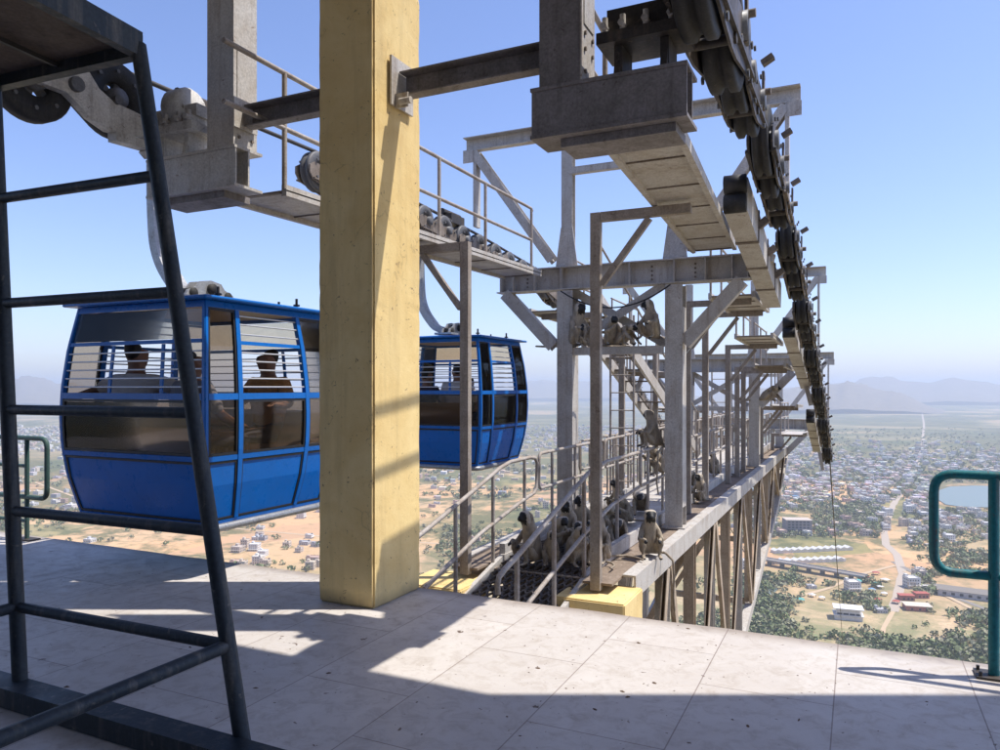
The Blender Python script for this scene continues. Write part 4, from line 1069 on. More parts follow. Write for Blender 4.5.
# =====================================================================  LANDSCAPE
ZP = -200.0
def hillh(x, y):
    r = math.hypot(x, (y+30)*1.0)
    n_ = noise.noise(Vector((x*.012, y*.012, 0)))*10+noise.noise(Vector((x*.05, y*.05, 3)))*3
    rr = math.hypot(x*.6, max(0, y-2))
    h = -3.2-rr*.86
    if rr > 40: h += n_*min(1, (rr-40)/60)
    base = ZP+1.2*noise.noise(Vector((x*.003, y*.003, 5)))
    foot = 26*math.exp(-((rr-250)/130)**2) if rr > 200 else 26*math.exp(-((200-250)/130)**2)
    b = base+foot*0.35
    return max(h, b)
def dune(x, y):
    d = math.hypot(x, y)
    return 3.0*noise.noise(Vector((x*.012, y*.012, 9)))*max(0, min(1, (900-d)/300))
rings = [2]+[2*1.075**i for i in range(1, 125)]
rings = [r for r in rings if r < 17000]+[19000]
A_N = 240; vs = []; fs = []
for r in rings:
    for k in range(A_N):
        a = 2*math.pi*k/A_N; x, y = -3+r*math.sin(a), 8+r*math.cos(a); vs.append((x, y, hillh(x, y)+(dune(x, y) if r > 250 else 0)))
for i in range(len(rings)-1):
    for k in range(A_N): fs.append((i*A_N+k, i*A_N+(k+1) % A_N, (i+1)*A_N+(k+1) % A_N, (i+1)*A_N+k))
fs.append(tuple(reversed(range(A_N))))
m = MB(); m.add(vs, fs, 0, True)
def ground_mat():
    m = mat('dry_plain', (.4,.3,.18), .95, 0, .1); t = NT(m); v = t.pos()
    sep = t.node('ShaderNodeSeparateXYZ'); t.link(v, sep.inputs[0])
    flat = t.mapping(v, (1,1,0))
    # warp
    nn = t.node('ShaderNodeTexNoise'); nn.inputs['Scale'].default_value = .006; nn.inputs['Detail'].default_value = 4; t.link(flat, nn.inputs['Vector'])
    sc_ = t.node('ShaderNodeVectorMath', operation='SCALE'); sc_.inputs['Scale'].default_value = 90; t.link(nn.outputs['Color'], sc_.inputs[0])
    wv = t.node('ShaderNodeVectorMath', operation='ADD'); t.link(flat, wv.inputs[0]); t.link(sc_.outputs[0], wv.inputs[1]); W = wv.outputs[0]
    def cells(scale, stretch, rot):
        vo = t.node('ShaderNodeTexVoronoi', distance='CHEBYCHEV'); vo.inputs['Scale'].default_value = scale
        t.link(t.mapping(W, stretch, (0,0,rot)), vo.inputs['Vector']); return vo.outputs['Color']
    c1 = cells(1/95, (1,.55,0), .5); s1 = t.node('ShaderNodeSeparateColor'); t.link(c1, s1.inputs[0])
    c2 = cells(1/230, (.8,1,0), -.3); s2 = t.node('ShaderNodeSeparateColor'); t.link(c2, s2.inputs[0])
    fields = t.ramp(s1.outputs[0], [(0, (.56,.34,.17)), (.2, (.60,.39,.21)), (.38, (.48,.29,.17)), (.52, (.36,.28,.14)), (.62, (.58,.36,.19)), (.80, (.18,.20,.08)), (.87, (.50,.35,.20)), (.95, (.10,.16,.05))], 'CONSTANT')
    big = t.ramp(s2.outputs[1], [(0, (.58,.36,.18)), (.35, (.48,.32,.18)), (.7, (.30,.25,.13)), (.8, (.54,.36,.20))], 'CONSTANT')
    c = t.mix(.38, fields, big)
    # tree and scrub cover
    n1 = t.noise(flat, .0035, 8, .62, .4); n2 = t.noise(flat, .03, 8, .7, .3); n3 = t.noise(flat, .22, 5, .7)
    dist = t.node('ShaderNodeVectorMath', operation='LENGTH'); t.link(flat, dist.inputs[0])
    far = t.ramp(t.math('DIVIDE', dist.outputs['Value'], 6000.0), [(.12, (0,0,0)), (.5, (1,1,1))])
    cover = t.math('ADD', t.math('ADD', t.math('MULTIPLY', n1, .75), t.math('MULTIPLY', n2, .5)), t.math('MULTIPLY', far, .19))
    gm = t.ramp(cover, [(.64, (0,0,0)), (.72, (1,1,1))])
    green = t.mix(t.ramp(n3, [(.35, (0,0,0)), (.65, (1,1,1))]), (.055,.078,.03), (.15,.15,.07))
    c = t.mix(t.math('MULTIPLY', gm, .85), c, green)
    # near scrubland: sandy with olive patches
    near = t.ramp(t.math('DIVIDE', dist.outputs['Value'], 1000.0), [(.72, (1,1,1)), (.98, (0,0,0))])
    n4 = t.noise(flat, .02, 9, .7, .5)
    scrub = t.mix(t.ramp(n4, [(.36, (0,0,0)), (.56, (1,1,1))]), (.58,.42,.26), (.23,.225,.115))
    scrub = t.mix(t.math('MULTIPLY', t.ramp(n3, [(.45, (0,0,0)), (.62, (1,1,1))]), .6), scrub, (.30,.24,.14))
    c = t.mix(near, c, scrub)
    band = t.noise(t.mapping(flat, (1,1,0), (0,0,.2)), .0011, 7, .62, .6)
    farb = t.ramp(t.math('DIVIDE', dist.outputs['Value'], 8000.0), [(.22, (0,0,0)), (.42, (1,1,1))])
    bandc = t.ramp(band, [(.36, (.62,.44,.27)), (.45, (.22,.22,.12)), (.52, (.05,.075,.035)), (.60, (.16,.17,.09)), (.66, (.60,.43,.26))])
    c = t.mix(t.math('MULTIPLY', farb, .5), c, bandc)
    # steep rock
    hi = t.ramp(t.math('DIVIDE', t.math('ADD', sep.outputs[2], 200.0), 200.0), [(.12, (0,0,0)), (.3, (1,1,1))])
    rock = t.mix(t.ramp(t.noise(v, .25, 9, .75), [(.4, (0,0,0)), (.6, (1,1,1))]), (.28,.21,.15), (.10,.11,.05))
    c = t.mix(hi, c, rock)
    c = t.mix(.3, c, t.ramp(t.noise(flat, .9, 4, .7), [(.3, (.25,.25,.25)), (.7, (.8,.8,.8))]), 'OVERLAY')
    t.link(c, t.b.inputs['Base Color']); return m
tag(m.build('ground', ground_mat()), kind='structure')
def gz(x, y):
    return hillh(x, y)+(dune(x, y) if math.hypot(x+3, y-8) > 250 else 0)
def G(px, py):
    p = PZ(px, py, ZP); p.z = gz(p.x, p.y)
    return p
# town ground, roads
def patch(name, pts, matr, dz, kind='structure', sub=1):
    P = [G(*q) for q in pts]; m = MB(); bm = bmesh.new()
    z = max(p.z for p in P)+dz
    m.add([(p.x, p.y, z) for p in P], [tuple(range(len(P)))]); bm.free()
    return tag(m.build(name, matr), kind=kind)
def road(name, pts, w, matr, dz=.25):
    P = []
    for (a, b) in zip(pts, pts[1:]):
        ga, gb = G(*a), G(*b); n_ = max(2, int((gb-ga).length/25))
        P += [ga.lerp(gb, k/n_) for k in range(n_)]
    P.append(G(*pts[-1])); m = MB(); vs = []
    for i, p in enumerate(P):
        d = (P[min(i+1, len(P)-1)]-P[max(i-1, 0)]); d.z = 0; d.normalize(); s = Vector((-d.y, d.x, 0)); ww = w/2*(1+.25*noise.noise(Vector((i*.7, 0, 0))))
        for q in (p-s*ww, p+s*ww): vs.append((q.x, q.y, max(gz(q.x, q.y), gz(p.x, p.y))+dz))
    m.add(vs, [(2*i, 2*i+1, 2*i+3, 2*i+2) for i in range(len(P)-1)]); return tag(m.build(name, matr), kind='structure')
ROAD = weathered('dusty_road', (.40,.34,.28), (.48,.38,.28), (.3,.26,.22), .9)
SANDR = weathered('sand_track', (.52,.39,.25), (.45,.33,.21), (.38,.28,.18), .95)
RAILG = weathered('grey_embankment', (.22,.2,.18), (.28,.24,.19), (.17,.16,.14), .9)
road('road', [(893,612),(897,598),(903,575),(897,555),(886,545),(884,530),(893,505)], 9, ROAD)
road('road', [(893,505),(915,470),(922,450),(924,425),(922,412)], 10, ROAD)
road('road', [(880,640),(884,628),(893,612)], 4, SANDR)
road('road', [(893,562),(930,582),(960,600),(1000,615),(1060,640)], 6, RAILG)
road('road', [(905,572),(945,596),(985,616),(1060,650)], 5, SANDR, .5)
road('road', [(800,596),(830,588),(860,575),(895,566)], 5, SANDR, .4)
road('road', [(420,470),(520,455),(640,450)], 7, ROAD)
road('road', [(0,470),(140,520),(320,536),(470,545)], 6, SANDR)
water = mat('lake_water', (.17,.22,.21), .4, 0, .4)
P = [G(*q) for q in [(938,500),(938,491),(950,487),(975,486),(1010,487),(1060,490),(1070,500),(1040,507),(990,508),(960,507),(946,505)]]
m = MB(); z = max(p.z for p in P)+.8; m.add([(p.x, p.y, z) for p in P], [tuple(range(len(P)))]); tag(m.build('lake', water), kind='structure')
P = [G(*q) for q in [(752,586),(770,582),(778,590),(768,598),(752,600)]]
m = MB(); z = max(p.z for p in P)+.6; m.add([(p.x, p.y, z) for p in P], [tuple(range(len(P)))]); tag(m.build('pond', water), kind='structure')
# flooded fields / tilled bright patches are in the ground sheet

# far hills: heightfield ridges
HILL = weathered('far_hill_scrub', (.19,.15,.11), (.12,.11,.07), (.24,.18,.13), .95, fine=.02)
def hill_range(px0, px1, D, depth, peaks, seed, name='hills'):
    """peaks: px -> silhouette py"""
    nx, ny = 90, 16; vs = []; fs = []
    for i in range(nx+1):
        px = px0+(px1-px0)*i/nx
        for (a, ya), (b, yb) in zip(peaks, peaks[1:]):
            if px <= b: break
        k = max(0, min(1, (px-a)/(b-a))); k = k*k*(3-2*k); py = ya+(yb-ya)*k
        zt = EYE+(HZ-py)/F*(D+depth*.45); u_ = i/nx; tp = min(1, u_/.2, (1-u_)/.2); tp = tp*tp*(3-2*tp); zt = ZP+(zt-ZP)*tp
        for j in range(ny+1):
            v_ = j/ny; d = D+depth*v_; s = math.sin(math.pi*min(1, max(0, v_)))
            crest = 1-abs(v_-.45)/.55; crest = max(0, crest)**1.1
            w = noise.noise(Vector((px*.06+seed, v_*5, seed)))*.35*(1-abs(crest*2-1)*.6)+noise.noise(Vector((px*.2+seed, v_*11, 2)))*.12
            z = ZP-3+(zt-ZP+3)*max(0, min(1.03, (crest*(1+w*.6)+w*.18*crest))*(1 if tp > .05 else tp*20))
            p = camxy((px-500)/F*d, d); vs.append((p.x, p.y, z))
    for i in range(nx):
        for j in range(ny): a = i*(ny+1)+j; fs.append((a, a+1, a+ny+2, a+ny+1))
    m = MB(); m.add(vs, fs, 0, True); tag(m.build(name, HILL), kind='structure')
hill_range(700, 950, 5600, 1600, [(700,389),(780,388),(828,385),(845,380),(858,383),(885,391),(950,400)], 1)
hill_range(640, 1240, 8200, 2600, [(640,389),(800,387),(850,382),(868,375),(885,376),(908,382),(930,382),(952,377),(975,381),(1000,384),(1040,378),(1100,383),(1240,388)], 5)
hill_range(-160, 180, 7000, 2500, [(-160,388),(-80,380),(0,381),(30,375),(62,382),(100,386),(180,390)], 8)
hill_range(380, 720, 10500, 3000, [(380,389),(440,386),(500,382),(545,380),(580,381),(620,378),(660,383),(720,387)], 11)

# ---- houses
HC = [(.68,.65,.61), (.60,.58,.56), (.72,.67,.60), (.54,.46,.39), (.64,.54,.43), (.46,.45,.46), (.70,.68,.65), (.42,.41,.42), (.58,.42,.34)]
def house_mats(): 
    out = []
    for i, c in enumerate(HC): out.append(weathered('plaster_wall', c, tuple(x*.8 for x in c), tuple(x*.6 for x in c), .9, fine=1.0))
    return out
HM = house_mats()
WIN = mat('dark_window_opening', (.03,.035,.045), .4)
BROOF = mat('blue_sheet_roof', (.12,.30,.55), .6); RROOF = mat('red_sheet_roof', (.38,.09,.06), .7); TROOF = mat('teal_sheet_roof', (.08,.35,.32), .7)
def house_mesh(variant):
    rnd = random.Random(variant); m = MB(); w, d, h = rnd.uniform(8, 13), rnd.uniform(8, 14), rnd.choice((4, 6.5, 6.5, 9.5))
    m.box(-w/2, w/2, -d/2, d/2, -3, h)
    for a in (m.box(-w/2, w/2, -d/2, -d/2+.25, h+.001, h+.9), m.box(-w/2, w/2, d/2-.25, d/2, h+.001, h+.9), m.box(-w/2, -w/2+.25, -d/2+.251, d/2-.251, h+.001, h+.9), m.box(w/2-.25, w/2, -d/2+.251, d/2-.251, h+.001, h+.9)): pass
    m.box(-w/2+.6, -w/2+3.4, d/2-4.2, d/2-.6, h+.002, h+2.6)
    if variant % 2: m.box(w/2-3, w/2-1.6, -d/2+1.2, -d/2+2.6, h+.002, h+1.9, 1)
    z = 1.2
    while z < h-.6:
        x = -w/2+1.2
        while x < w/2-1.5: m.box(x, x+1.1, -d/2-.06, -d/2+.05, z, z+1.3, 1); m.box(x, x+1.1, d/2-.05, d/2+.06, z, z+1.3, 1); x += 2.6
        y = -d/2+1.2
        while y < d/2-1.5: m.box(w/2-.05, w/2+.06, y, y+1.1, z, z+1.3, 1); m.box(-w/2-.06, -w/2+.05, y, y+1.1, z, z+1.3, 1); y += 2.9
        z += 3
    if variant % 3 == 0: m.box(-w/2-.8, w/2+.8, -d/2-1.6, -d/2+.0, 3.0, 3.12)
    o = m.build('house', [HM[variant % len(HM)], WIN]); me = o.data; bpy.data.objects.remove(o); return me
HMESH = [house_mesh(i) for i in range(14)]
def in_town(px, py):
    """probability that a lot at this point of the plain is built on"""
    if px > 740:
        cx = (py-428)/100
        if 430 < py < 548:
            d = .95*math.exp(-((px-885)/140)**2)*max(0, min(1, (py-440)/28))*max(0, min(1, (552-py)/22))*max(.12, .55+1.3*noise.noise(Vector((px*.035, py*.07, 4))))
            if 930 < px < 1075 and 480 < py < 513: d = 0
            if 800 < px < 880 and 505 < py < 532: d *= .15
            if 768 < px < 870 and py > 536: d = 0
            return d
        if 548 < py < 620 and 862 < px < 930: return .10
        if 565 < py < 600: return .03
        return 0
    if 408 < py < 452: return .16
    if 225 < px < 335 and 536 < py < 570: return .07
    if py < 520: return .035
    return .004
lots = []; used = set()
for _ in range(60000):
    px = random.uniform(-60, 1080); 
    d = 1/random.uniform(1/3900, 1/600); py = HZ+201.5*F/d
    if random.random() > in_town(px, py)*(d/1500)**2*1.0: continue
    p = camxy((px-500)/F*d, d); a_ = .35+.25*noise.noise(Vector((p.x*.0012, p.y*.0012, 1))); ca_, sa_ = math.cos(a_), math.sin(a_)
    gu, gv = round((p.x*ca_+p.y*sa_)/13), round((-p.x*sa_+p.y*ca_)/15); key = (gu, gv)
    if px > 740 and (gu % 6 == 0 or gv % 9 == 0): continue
    if key in used: continue
    used.add(key); lots.append((d, p.x, p.y, px, py))
    if len(lots) > 5200: break
# keep special sites and roads clear
def clear(px, py):
    for x0, x1, y0, y1 in ((760,880,538,580), (780,812,512,534), (835,865,604,632), (900,930,596,618), (935,1000,578,612), (888,900,500,640), (878,910,540,600), (748,782,578,604)):
        if x0 < px < x1 and y0 < py < y1: return False
    return True
lots = sorted(l for l in lots if clear(l[3], l[4]))
inframe = [l for l in lots if 0 < l[3] < 1000][:300]; fr_set = set(inframe); rest = [l for l in lots if l not in fr_set]
for d, x, y, px, py in inframe:
    o = bpy.data.objects.new('house', random.choice(HMESH)); C.objects.link(o); o.location = (x, y, gz(x, y)); o.rotation_euler = (0,0,random.choice((0, math.pi/2))+.35+random.uniform(-.12, .12))
    s = random.uniform(.75, 1.15); o.scale = (s, s, s*random.uniform(.8, 1.1))
    tag(o, 'small flat roofed plastered house down on the hazy plain', 'house', 'nearest town houses on the plain')
def color_mat(name, rough=.9):
    m = mat(name, (.5,.5,.5), rough, 0, .2); t = NT(m); a = t.node('ShaderNodeVertexColor'); a.layer_name = 'Col'; t.link(a.outputs[0], t.b.inputs['Base Color']); return m
vs, fs, cols = [], [], []
for d, x, y, px, py in rest:
    w, l_, h = random.uniform(6, 15), random.uniform(7, 17), random.choice((3.5, 4, 6.5, 6.5, 7, 9.5)); a = .35+random.uniform(-.2, .2); ca, sa = math.cos(a), math.sin(a)
    z0 = gz(x, y)-2; b = len(vs)
    c = random.choice(HC); k = random.uniform(.75, 1.05); c = tuple(min(.8, q*k) for q in c)
    if random.random() < .03: rc = random.choice(((.16,.28,.42), (.36,.15,.10), (.14,.30,.28)))
    else: rc = tuple(min(.8, q*random.uniform(.8, 1.1)) for q in c)
    for z in (z0, z0+2+h):
        for sx, sy in ((-1,-1),(1,-1),(1,1),(-1,1)): vs.append((x+sx*w/2*ca-sy*l_/2*sa, y+sx*w/2*sa+sy*l_/2*ca, z))
    fs += [(b,b+1,b+5,b+4), (b+1,b+2,b+6,b+5), (b+2,b+3,b+7,b+6), (b+3,b,b+4,b+7), (b+4,b+5,b+6,b+7)]; cols += [c]*4+[rc]
    # stair head
    if random.random() < .6:
        b = len(vs); q = w*.25
        for z in (z0+2+h, z0+2+h+2.4):
            for sx, sy in ((-1,-1),(0,-1),(0,0),(-1,0)): vs.append((x+sx*q*ca-sy*q*sa, y+sx*q*sa+sy*q*ca, z))
        fs += [(b,b+1,b+5,b+4), (b+1,b+2,b+6,b+5), (b+2,b+3,b+7,b+6), (b+3,b,b+4,b+7), (b+4,b+5,b+6,b+7)]; cols += [c]*5
def mesh_obj(name, vs, fs, cols, M):
    me = bpy.data.meshes.new(name); me.from_pydata(vs, [], fs); me.materials.append(M)
    ca = me.color_attributes.new('Col', 'FLOAT_COLOR', 'CORNER'); buf = []
    for f, c in zip(fs, cols): buf += [c[0], c[1], c[2], 1]*len(f)
    ca.data.foreach_set('color', buf); me.update(); o = bpy.data.objects.new(name, me); C.objects.link(o); return o
tag(mesh_obj('distant_town', vs, fs, cols, color_mat('town_plaster')), 'mass of pale flat roofed houses fading into the haze', 'town', kind='stuff')

# ---- single buildings one can pick out
def ground_thing(name, label, cat, px, py, rz_=0, group=None):
    p = G(px, py); return thing(name, label, cat, p, group, rz_)
def lbuild(m, name, M, parent): o = m.build(name, M); o.parent = parent; return o
t = ground_thing('apartment_block', 'square grey unfinished block of several storeys beside the trees', 'building', 797, 533, .35)
m = MB(); m.box(-17,17,-11,11,-3,19); lbuild(m, 'wall', weathered('grey_block', (.22,.20,.20), (.28,.24,.22), (.14,.13,.13), .9, fine=1), t)
for k in range(5):
    for x in range(-15, 15, 5):
        for s in (-1, 1):
            m = MB(); m.box(x, x+3.2, *sorted((s*11.05, s*10.9)), k*3.7+1, k*3.7+3.2); lbuild(m, 'window', WIN, t)
m = MB(); m.box(-17.4,17.4,-11.4,11.4,19.003,19.8); lbuild(m, 'roof', HM[3], t)
t = ground_thing('lower_station', 'small white two storey building at the foot of the cable', 'building', 848, 619, .1)
m = MB(); m.box(-11,11,-7,7,-3,4); m.box(-9,9,-6,6,6,9.5); lbuild(m, 'wall', HM[0], t)
m = MB(); m.box(-12,12,-8,8,9.51,10.1); m.box(-12,12,-8,8,4.01,4.5); lbuild(m, 'roof', HM[6], t)
for x in (-10, -5, 0, 5, 9.4): m = MB(); m.box(x, x+.6, -6.8, -6.2, 4.5, 9.5); lbuild(m, 'column', HM[0], t)
m = MB(); m.box(-9, 9, -6.06, -5.0, 4.52, 6); lbuild(m, 'opening', WIN, t)
for (px, py, L, lab) in ((812, 551, 105, 'upper long row of joined white sheds left of the cable'), (808, 562, 90, 'lower long row of joined white sheds left of the cable')):
    t = ground_thing('shed_row', lab, 'shed', px, py, .62, 'white shed rows')
    m = MB(); m.box(-L/2, L/2, -5, 5, -3, 3.2); lbuild(m, 'wall', HM[2], t)
    m = MB(); k = -L/2
    while k < L/2-5:
        m.add([(k,-5.6,3.21), (k+8.4,-5.6,3.21), (k+8.4,5.6,3.21), (k,5.6,3.21), (k+4.2,-5.6,5.2), (k+4.2,5.6,5.2)], [(0,1,4), (3,5,2), (0,4,5,3), (1,2,5,4), (3,2,1,0)]); k += 8.8
    lbuild(m, 'roof', HM[6], t)
a, b = G(757, 563), G(866, 582); t = thing('flyover', 'long low grey flyover road crossing the fields left of the cable', 'bridge', (a+b)/2)
m = MB(); a2, b2 = a+Vector((0,0,6)), b+Vector((0,0,5)); m.obox(a2, b2, 11, 1.3); m.build('road_deck', RAILG, t)
for off in (-5.6, 5.6):
    m = MB(); m.obox(a2, b2, .4, 1.0, ox=off, oz=1.2); m.build('parapet', HM[5], t)
for k in range(9):
    q = a2.lerp(b2, k/8); m = MB(); m.box(q.x-2.5, q.x+2.5, q.y-1, q.y+1, ZP-3, q.z-.65); m.build('pier', RAILG, t)
t = ground_thing('warehouse', 'long grey roofed warehouse beside the teal railing loop', 'building', 985, 600, -.15)
m = MB(); m.box(-38,38,-8,8,-3,6); lbuild(m, 'wall', HM[5], t)
m = MB(); m.add([(-39,-9,6.01),(39,-9,6.01),(39,9,6.01),(-39,9,6.01),(-39,0,9),(39,0,9)], [(0,1,5,4),(3,4,5,2),(0,4,3),(1,2,5),(3,2,1,0)]); lbuild(m, 'roof', RAILG, t)
for x in range(-34, 34, 7): m = MB(); m.box(x, x+3, -8.06, -7.9, 1.5, 4); lbuild(m, 'window', WIN, t)
for k, (px, py) in enumerate(((917,610), (906,600), (921,598))):
    t = ground_thing('red_hut', ('larger dark red walled hut beside the end of the road', 'small red roofed hut left of the larger dark red hut', 'small red roofed hut behind the larger dark red hut')[k], 'hut', px, py, .2+.1*k, 'red huts by the road')
    s = (1.3, .8, .75)[k]; m = MB(); m.box(-8*s,8*s,-5*s,5*s,-3,4.5); lbuild(m, 'wall', weathered('red_wall', (.36,.13,.10), (.45,.24,.18), (.25,.1,.08), .9, fine=1), t)
    m = MB(); m.box(-8.6*s,8.6*s,-5.6*s,5.6*s,4.52,5.0); lbuild(m, 'roof', RROOF if k else HM[4], t)
    for x in (-5, 0, 4): m = MB(); m.box(x*s, x*s+1.6, -5.06*s, -4.9*s, 1, 2.8); lbuild(m, 'window', WIN, t)
for k in range(16):
    px, py = [(868,580),(875,586),(862,578),(872,592),(880,589),(884,596),(878,602),(858,583),(885,582),(812,597),(822,600),(800,602),(876,575),(896,604),(768,604),(778,607)][k]
    t = ground_thing('market_tent', 'small sheet roofed roadside stall on the sandy plain', 'stall', px, py, random.uniform(0, 3), 'roadside stalls on the plain')
    s = random.uniform(.8, 1.2); 
    for x, y in ((-3,-2.4),(3,-2.4),(3,2.4),(-3,2.4)): m = MB(); m.obox((x*s,y*s,-1), (x*s,y*s,2.6), .3, .3); lbuild(m, 'post', WIN, t)
    m = MB(); m.add([(-3.5*s,-3*s,2.6),(3.5*s,-3*s,2.6),(3.5*s,3*s,2.6),(-3.5*s,3*s,2.6),(0,0,4.1)], [(0,1,4),(1,2,4),(2,3,4),(3,0,4),(3,2,1,0)]); lbuild(m, 'sheet_roof', random.choice((BROOF, TROOF, TROOF, HM[0], HM[6], RROOF)), t)

# ---- trees
LEAFM = []
for k, c in enumerate(((.21,.24,.11), (.25,.27,.13), (.30,.29,.16), (.17,.20,.09))):
    m_ = mat('dry_foliage', c, .9, 0, .15); t_ = NT(m_); oi = t_.node('ShaderNodeObjectInfo')
    nz = t_.noise(t_.node('ShaderNodeTexCoord').outputs['Object'], .9, 4, .6)
    t_.link(t_.mix(t_.ramp(nz, [(.35, (0,0,0)), (.65, (1,1,1))]), c, tuple(q*1.4 for q in c)), t_.b.inputs['Base Color']); LEAFM.append(m_)
BARK = mat('dusty_bark', (.16,.12,.085), .95)
def tree_mesh(k):
    rnd = random.Random(100+k); m = MB(); H_ = rnd.uniform(3.6, 6.0); Rr = rnd.uniform(2.6, 5.2)
    m.tube([(0,0,-1.5), (.1,.05,H_*.3), (.3,.1,H_*.6)], [.32,.24,.1], 6, mi=1)
    for j in range(4):
        a = rnd.uniform(0, 6.28); m.tube([(.1,.05,H_*.3), (math.cos(a)*Rr*.5, math.sin(a)*Rr*.5, H_*.6)], [.15,.06], 5, mi=1)
    cl = [(Vector((rnd.gauss(0,.42)*Rr, rnd.gauss(0,.42)*Rr, H_*rnd.uniform(.45,.92))), rnd.uniform(.25,.5)*Rr) for _ in range(8)]
    for _ in range(520):
        c, r = rnd.choice(cl); d = Vector((rnd.gauss(0,1), rnd.gauss(0,1), rnd.gauss(0,.75))).normalized(); p = c+d*r*rnd.uniform(.6, 1.08)
        u = Vector((rnd.gauss(0,1), rnd.gauss(0,1), rnd.gauss(0,1))).normalized(); w_ = u.cross(d).normalized() if u.cross(d).length > .1 else Vector((1,0,0)); s = rnd.uniform(.2, .48)
        u = (u+d*.3).normalized()
        m.add([p-w_*s, p+u*s*.8, p+w_*s, p-u*s*.8], [(0,1,2,3)])
    o = m.build('tree', [LEAFM[k % 4], BARK]); me = o.data; bpy.data.objects.remove(o); return me
TM = [tree_mesh(i) for i in range(8)]
tr = []
def tree_prob(px, py, x, y):
    v = noise.fractal(Vector((x*.006, y*.006, 2)), 1.0, 2.0, 5)
    base = .5+.9*v
    if px > 735:
        if 500 < py < 532 and 800 < px < 880: return 1.6
        w2 = noise.noise(Vector((x*.016, y*.016, 4)))
        if py > 600: return max(.015, .20+.9*v+1.3*w2)
        if 572 < py < 605 and px < 800: return max(.05, .45+1.2*w2)
        if py > 540: return max(.02, .20+.8*v+.9*w2)
        if 450 < py < 540: return .62
        return .5
    w_ = noise.noise(Vector((x*.0035, y*.0035, 8)))
    return max(.015, (v*1.6+w_*1.1-.12))*(.8 if py < 500 else .5)
for _ in range(60000):
    px = random.uniform(-70, 1090); d = 1/random.uniform(1/3600, 1/520)
    py = HZ+201.5*F/d; p = camxy((px-500)/F*d, d)
    if random.random() > tree_prob(px, py, p.x, p.y)*.9: continue
    if 880 < px < 912 and 500 < py < 640 and random.random() < .9: continue
    if not clear(px, py): 
        if not (572 < py < 605 and px < 800): continue
    if 935 < px < 1075 and 483 < py < 510: continue
    tr.append((d, p.x, p.y, px, py))
tr.sort()
near = [q for q in tr if 0 < q[3] < 1000][:300]
ns_ = set(near)
for d, x, y, px, py in near:
    o = bpy.data.objects.new('tree', random.choice(TM)); C.objects.link(o); o.location = (x, y, gz(x, y)); s = random.uniform(.45, 1.3); o.scale = (s*random.uniform(.8, 1.5), s, s*random.uniform(.6, 1)); o.rotation_euler = (0,0,random.uniform(0, 6.28))
    tag(o, 'low thorny tree on the sandy scrubland at the foot of the hill', 'tree', 'scrub trees nearest the foot of the hill')
vs, fs, cols = [], [], []
for d, x, y, px, py in tr:
    if (d, x, y, px, py) in ns_: continue
    rr = random.uniform(2.2, 5.0)*(1+.35*min(1, d/3000)); c = random.choice(((.17,.20,.09), (.20,.225,.11), (.24,.24,.14), (.14,.165,.075), (.26,.25,.16)))
    z0 = gz(x, y); nq = 26 if d < 1300 else (14 if d < 2200 else 8)
    for _ in range(nq):
        dv = Vector((random.gauss(0,1), random.gauss(0,1), random.gauss(0,.8))).normalized(); p = Vector((x, y, z0+rr*.75))+Vector((dv.x*rr*1.1, dv.y*rr*1.1, dv.z*rr*.7))*random.uniform(.5, 1.05)
        u = Vector((random.gauss(0,1), random.gauss(0,1), random.gauss(0,1))).normalized(); w_ = u.cross(dv)
        if w_.length < .1: continue
        w_.normalize(); s = rr*random.uniform(.22, .45)*(1 if d < 1300 else 1.45); b = len(vs); vs += [tuple(p-w_*s), tuple(p+u*s*.8), tuple(p+w_*s), tuple(p-u*s*.8)]; fs.append((b,b+1,b+2,b+3))
        k = random.uniform(.75, 1.35); cols.append(tuple(q*k for q in c))
tag(mesh_obj('distant_trees', vs, fs, cols, color_mat('distant_foliage')), 'countless scattered scrub trees across the hazy plain', 'trees', kind='stuff')
print('lots', len(lots), 'trees', len(tr))

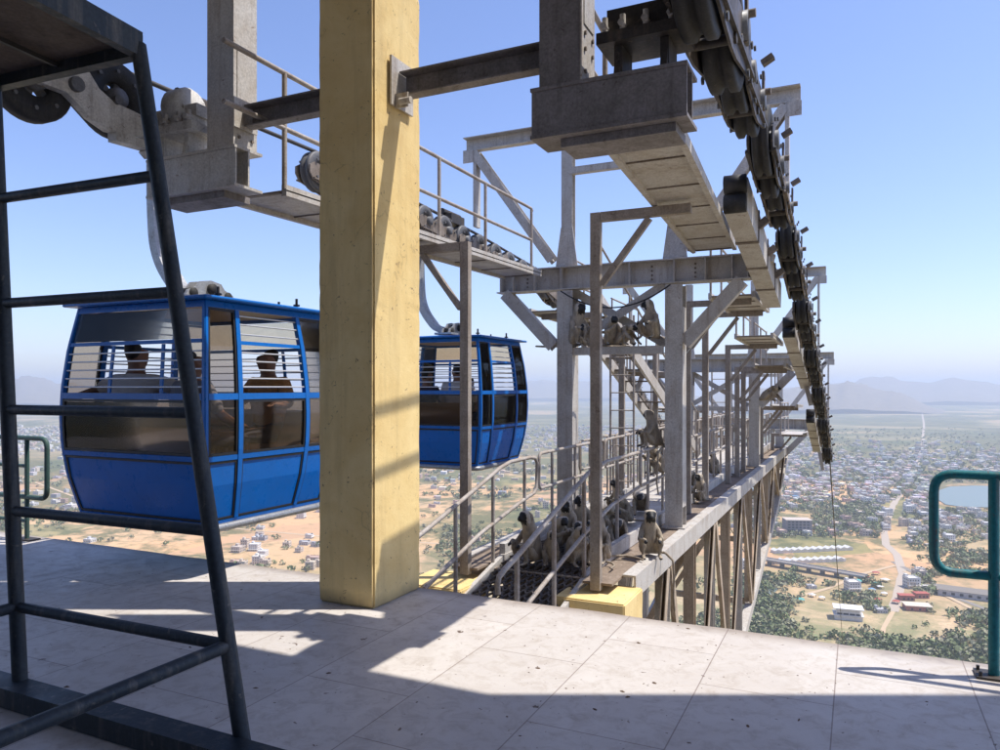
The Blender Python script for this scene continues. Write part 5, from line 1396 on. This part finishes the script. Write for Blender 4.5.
# =====================================================================  AIR, LIGHT, CAMERA
m = MB(); m.box(-21000, 21000, -21000, 21000, ZP-12, 165)
hz = m.build('haze', None); hz.data.materials.clear()
hm = bpy.data.materials.new('haze_air'); hm.use_nodes = True; n_ = hm.node_tree.nodes; n_.clear()
o_ = n_.new('ShaderNodeOutputMaterial'); pv = n_.new('ShaderNodeVolumePrincipled'); pv.inputs['Color'].default_value = (.68,.77,.92,1); pv.inputs['Density'].default_value = .00015; pv.inputs['Anisotropy'].default_value = .2
hm.node_tree.links.new(pv.outputs[0], o_.inputs['Volume']); hz.data.materials.append(hm); tag(hz, kind='stuff', label='pale dusty air over the plain', cat='haze')

SUN_EL = R(63.5)
sd = Vector((CT*math.cos(SUN_EL), ST*math.cos(SUN_EL), math.sin(SUN_EL)))
L = bpy.data.lights.new('sun', 'SUN'); L.energy = 4.2; L.angle = R(.5); L.color = (1, .95, .87)
so = bpy.data.objects.new('sun', L); C.objects.link(so); so.rotation_euler = (-sd).to_track_quat('-Z', 'Y').to_euler(); so.location = (20, 10, 40)
w = bpy.data.worlds.new('World'); sc.world = w; w.use_nodes = True; nt = w.node_tree
sky = nt.nodes.new('ShaderNodeTexSky'); sky.sky_type = 'NISHITA'; sky.sun_disc = False; sky.sun_elevation = SUN_EL
sky.sun_rotation = math.atan2(sd.x, sd.y); sky.altitude = 300; sky.air_density = 1.0; sky.dust_density = 1.0; sky.ozone_density = 1.5
bg = nt.nodes['Background']; mx = nt.nodes.new('ShaderNodeMix'); mx.data_type = 'RGBA'; mx.blend_type = 'MULTIPLY'; mx.inputs[0].default_value = 1
mx.inputs[7].default_value = (.97, .985, 1.22, 1); nt.links.new(sky.outputs[0], mx.inputs[6]); nt.links.new(mx.outputs[2], bg.inputs[0]); bg.inputs[1].default_value = .125

cam = bpy.data.cameras.new('camera'); cam.lens = 27; cam.sensor_width = 36; cam.shift_y = .012; cam.clip_end = 60000; cam.clip_start = .05
co = bpy.data.objects.new('camera', cam); C.objects.link(co); co.location = (0,0,EYE); co.rotation_euler = (R(90), 0, TH); sc.camera = co
sc.view_settings.view_transform = 'Standard'; sc.view_settings.look = 'None'; sc.view_settings.gamma = 1; sc.view_settings.exposure = .55
sc.cycles.use_denoising = True; sc.cycles.max_bounces = 8; sc.cycles.transparent_max_bounces = 24; sc.cycles.volume_bounces = 1
sc.cycles.sample_clamp_indirect = 8
sc.cycles.use_adaptive_sampling = False
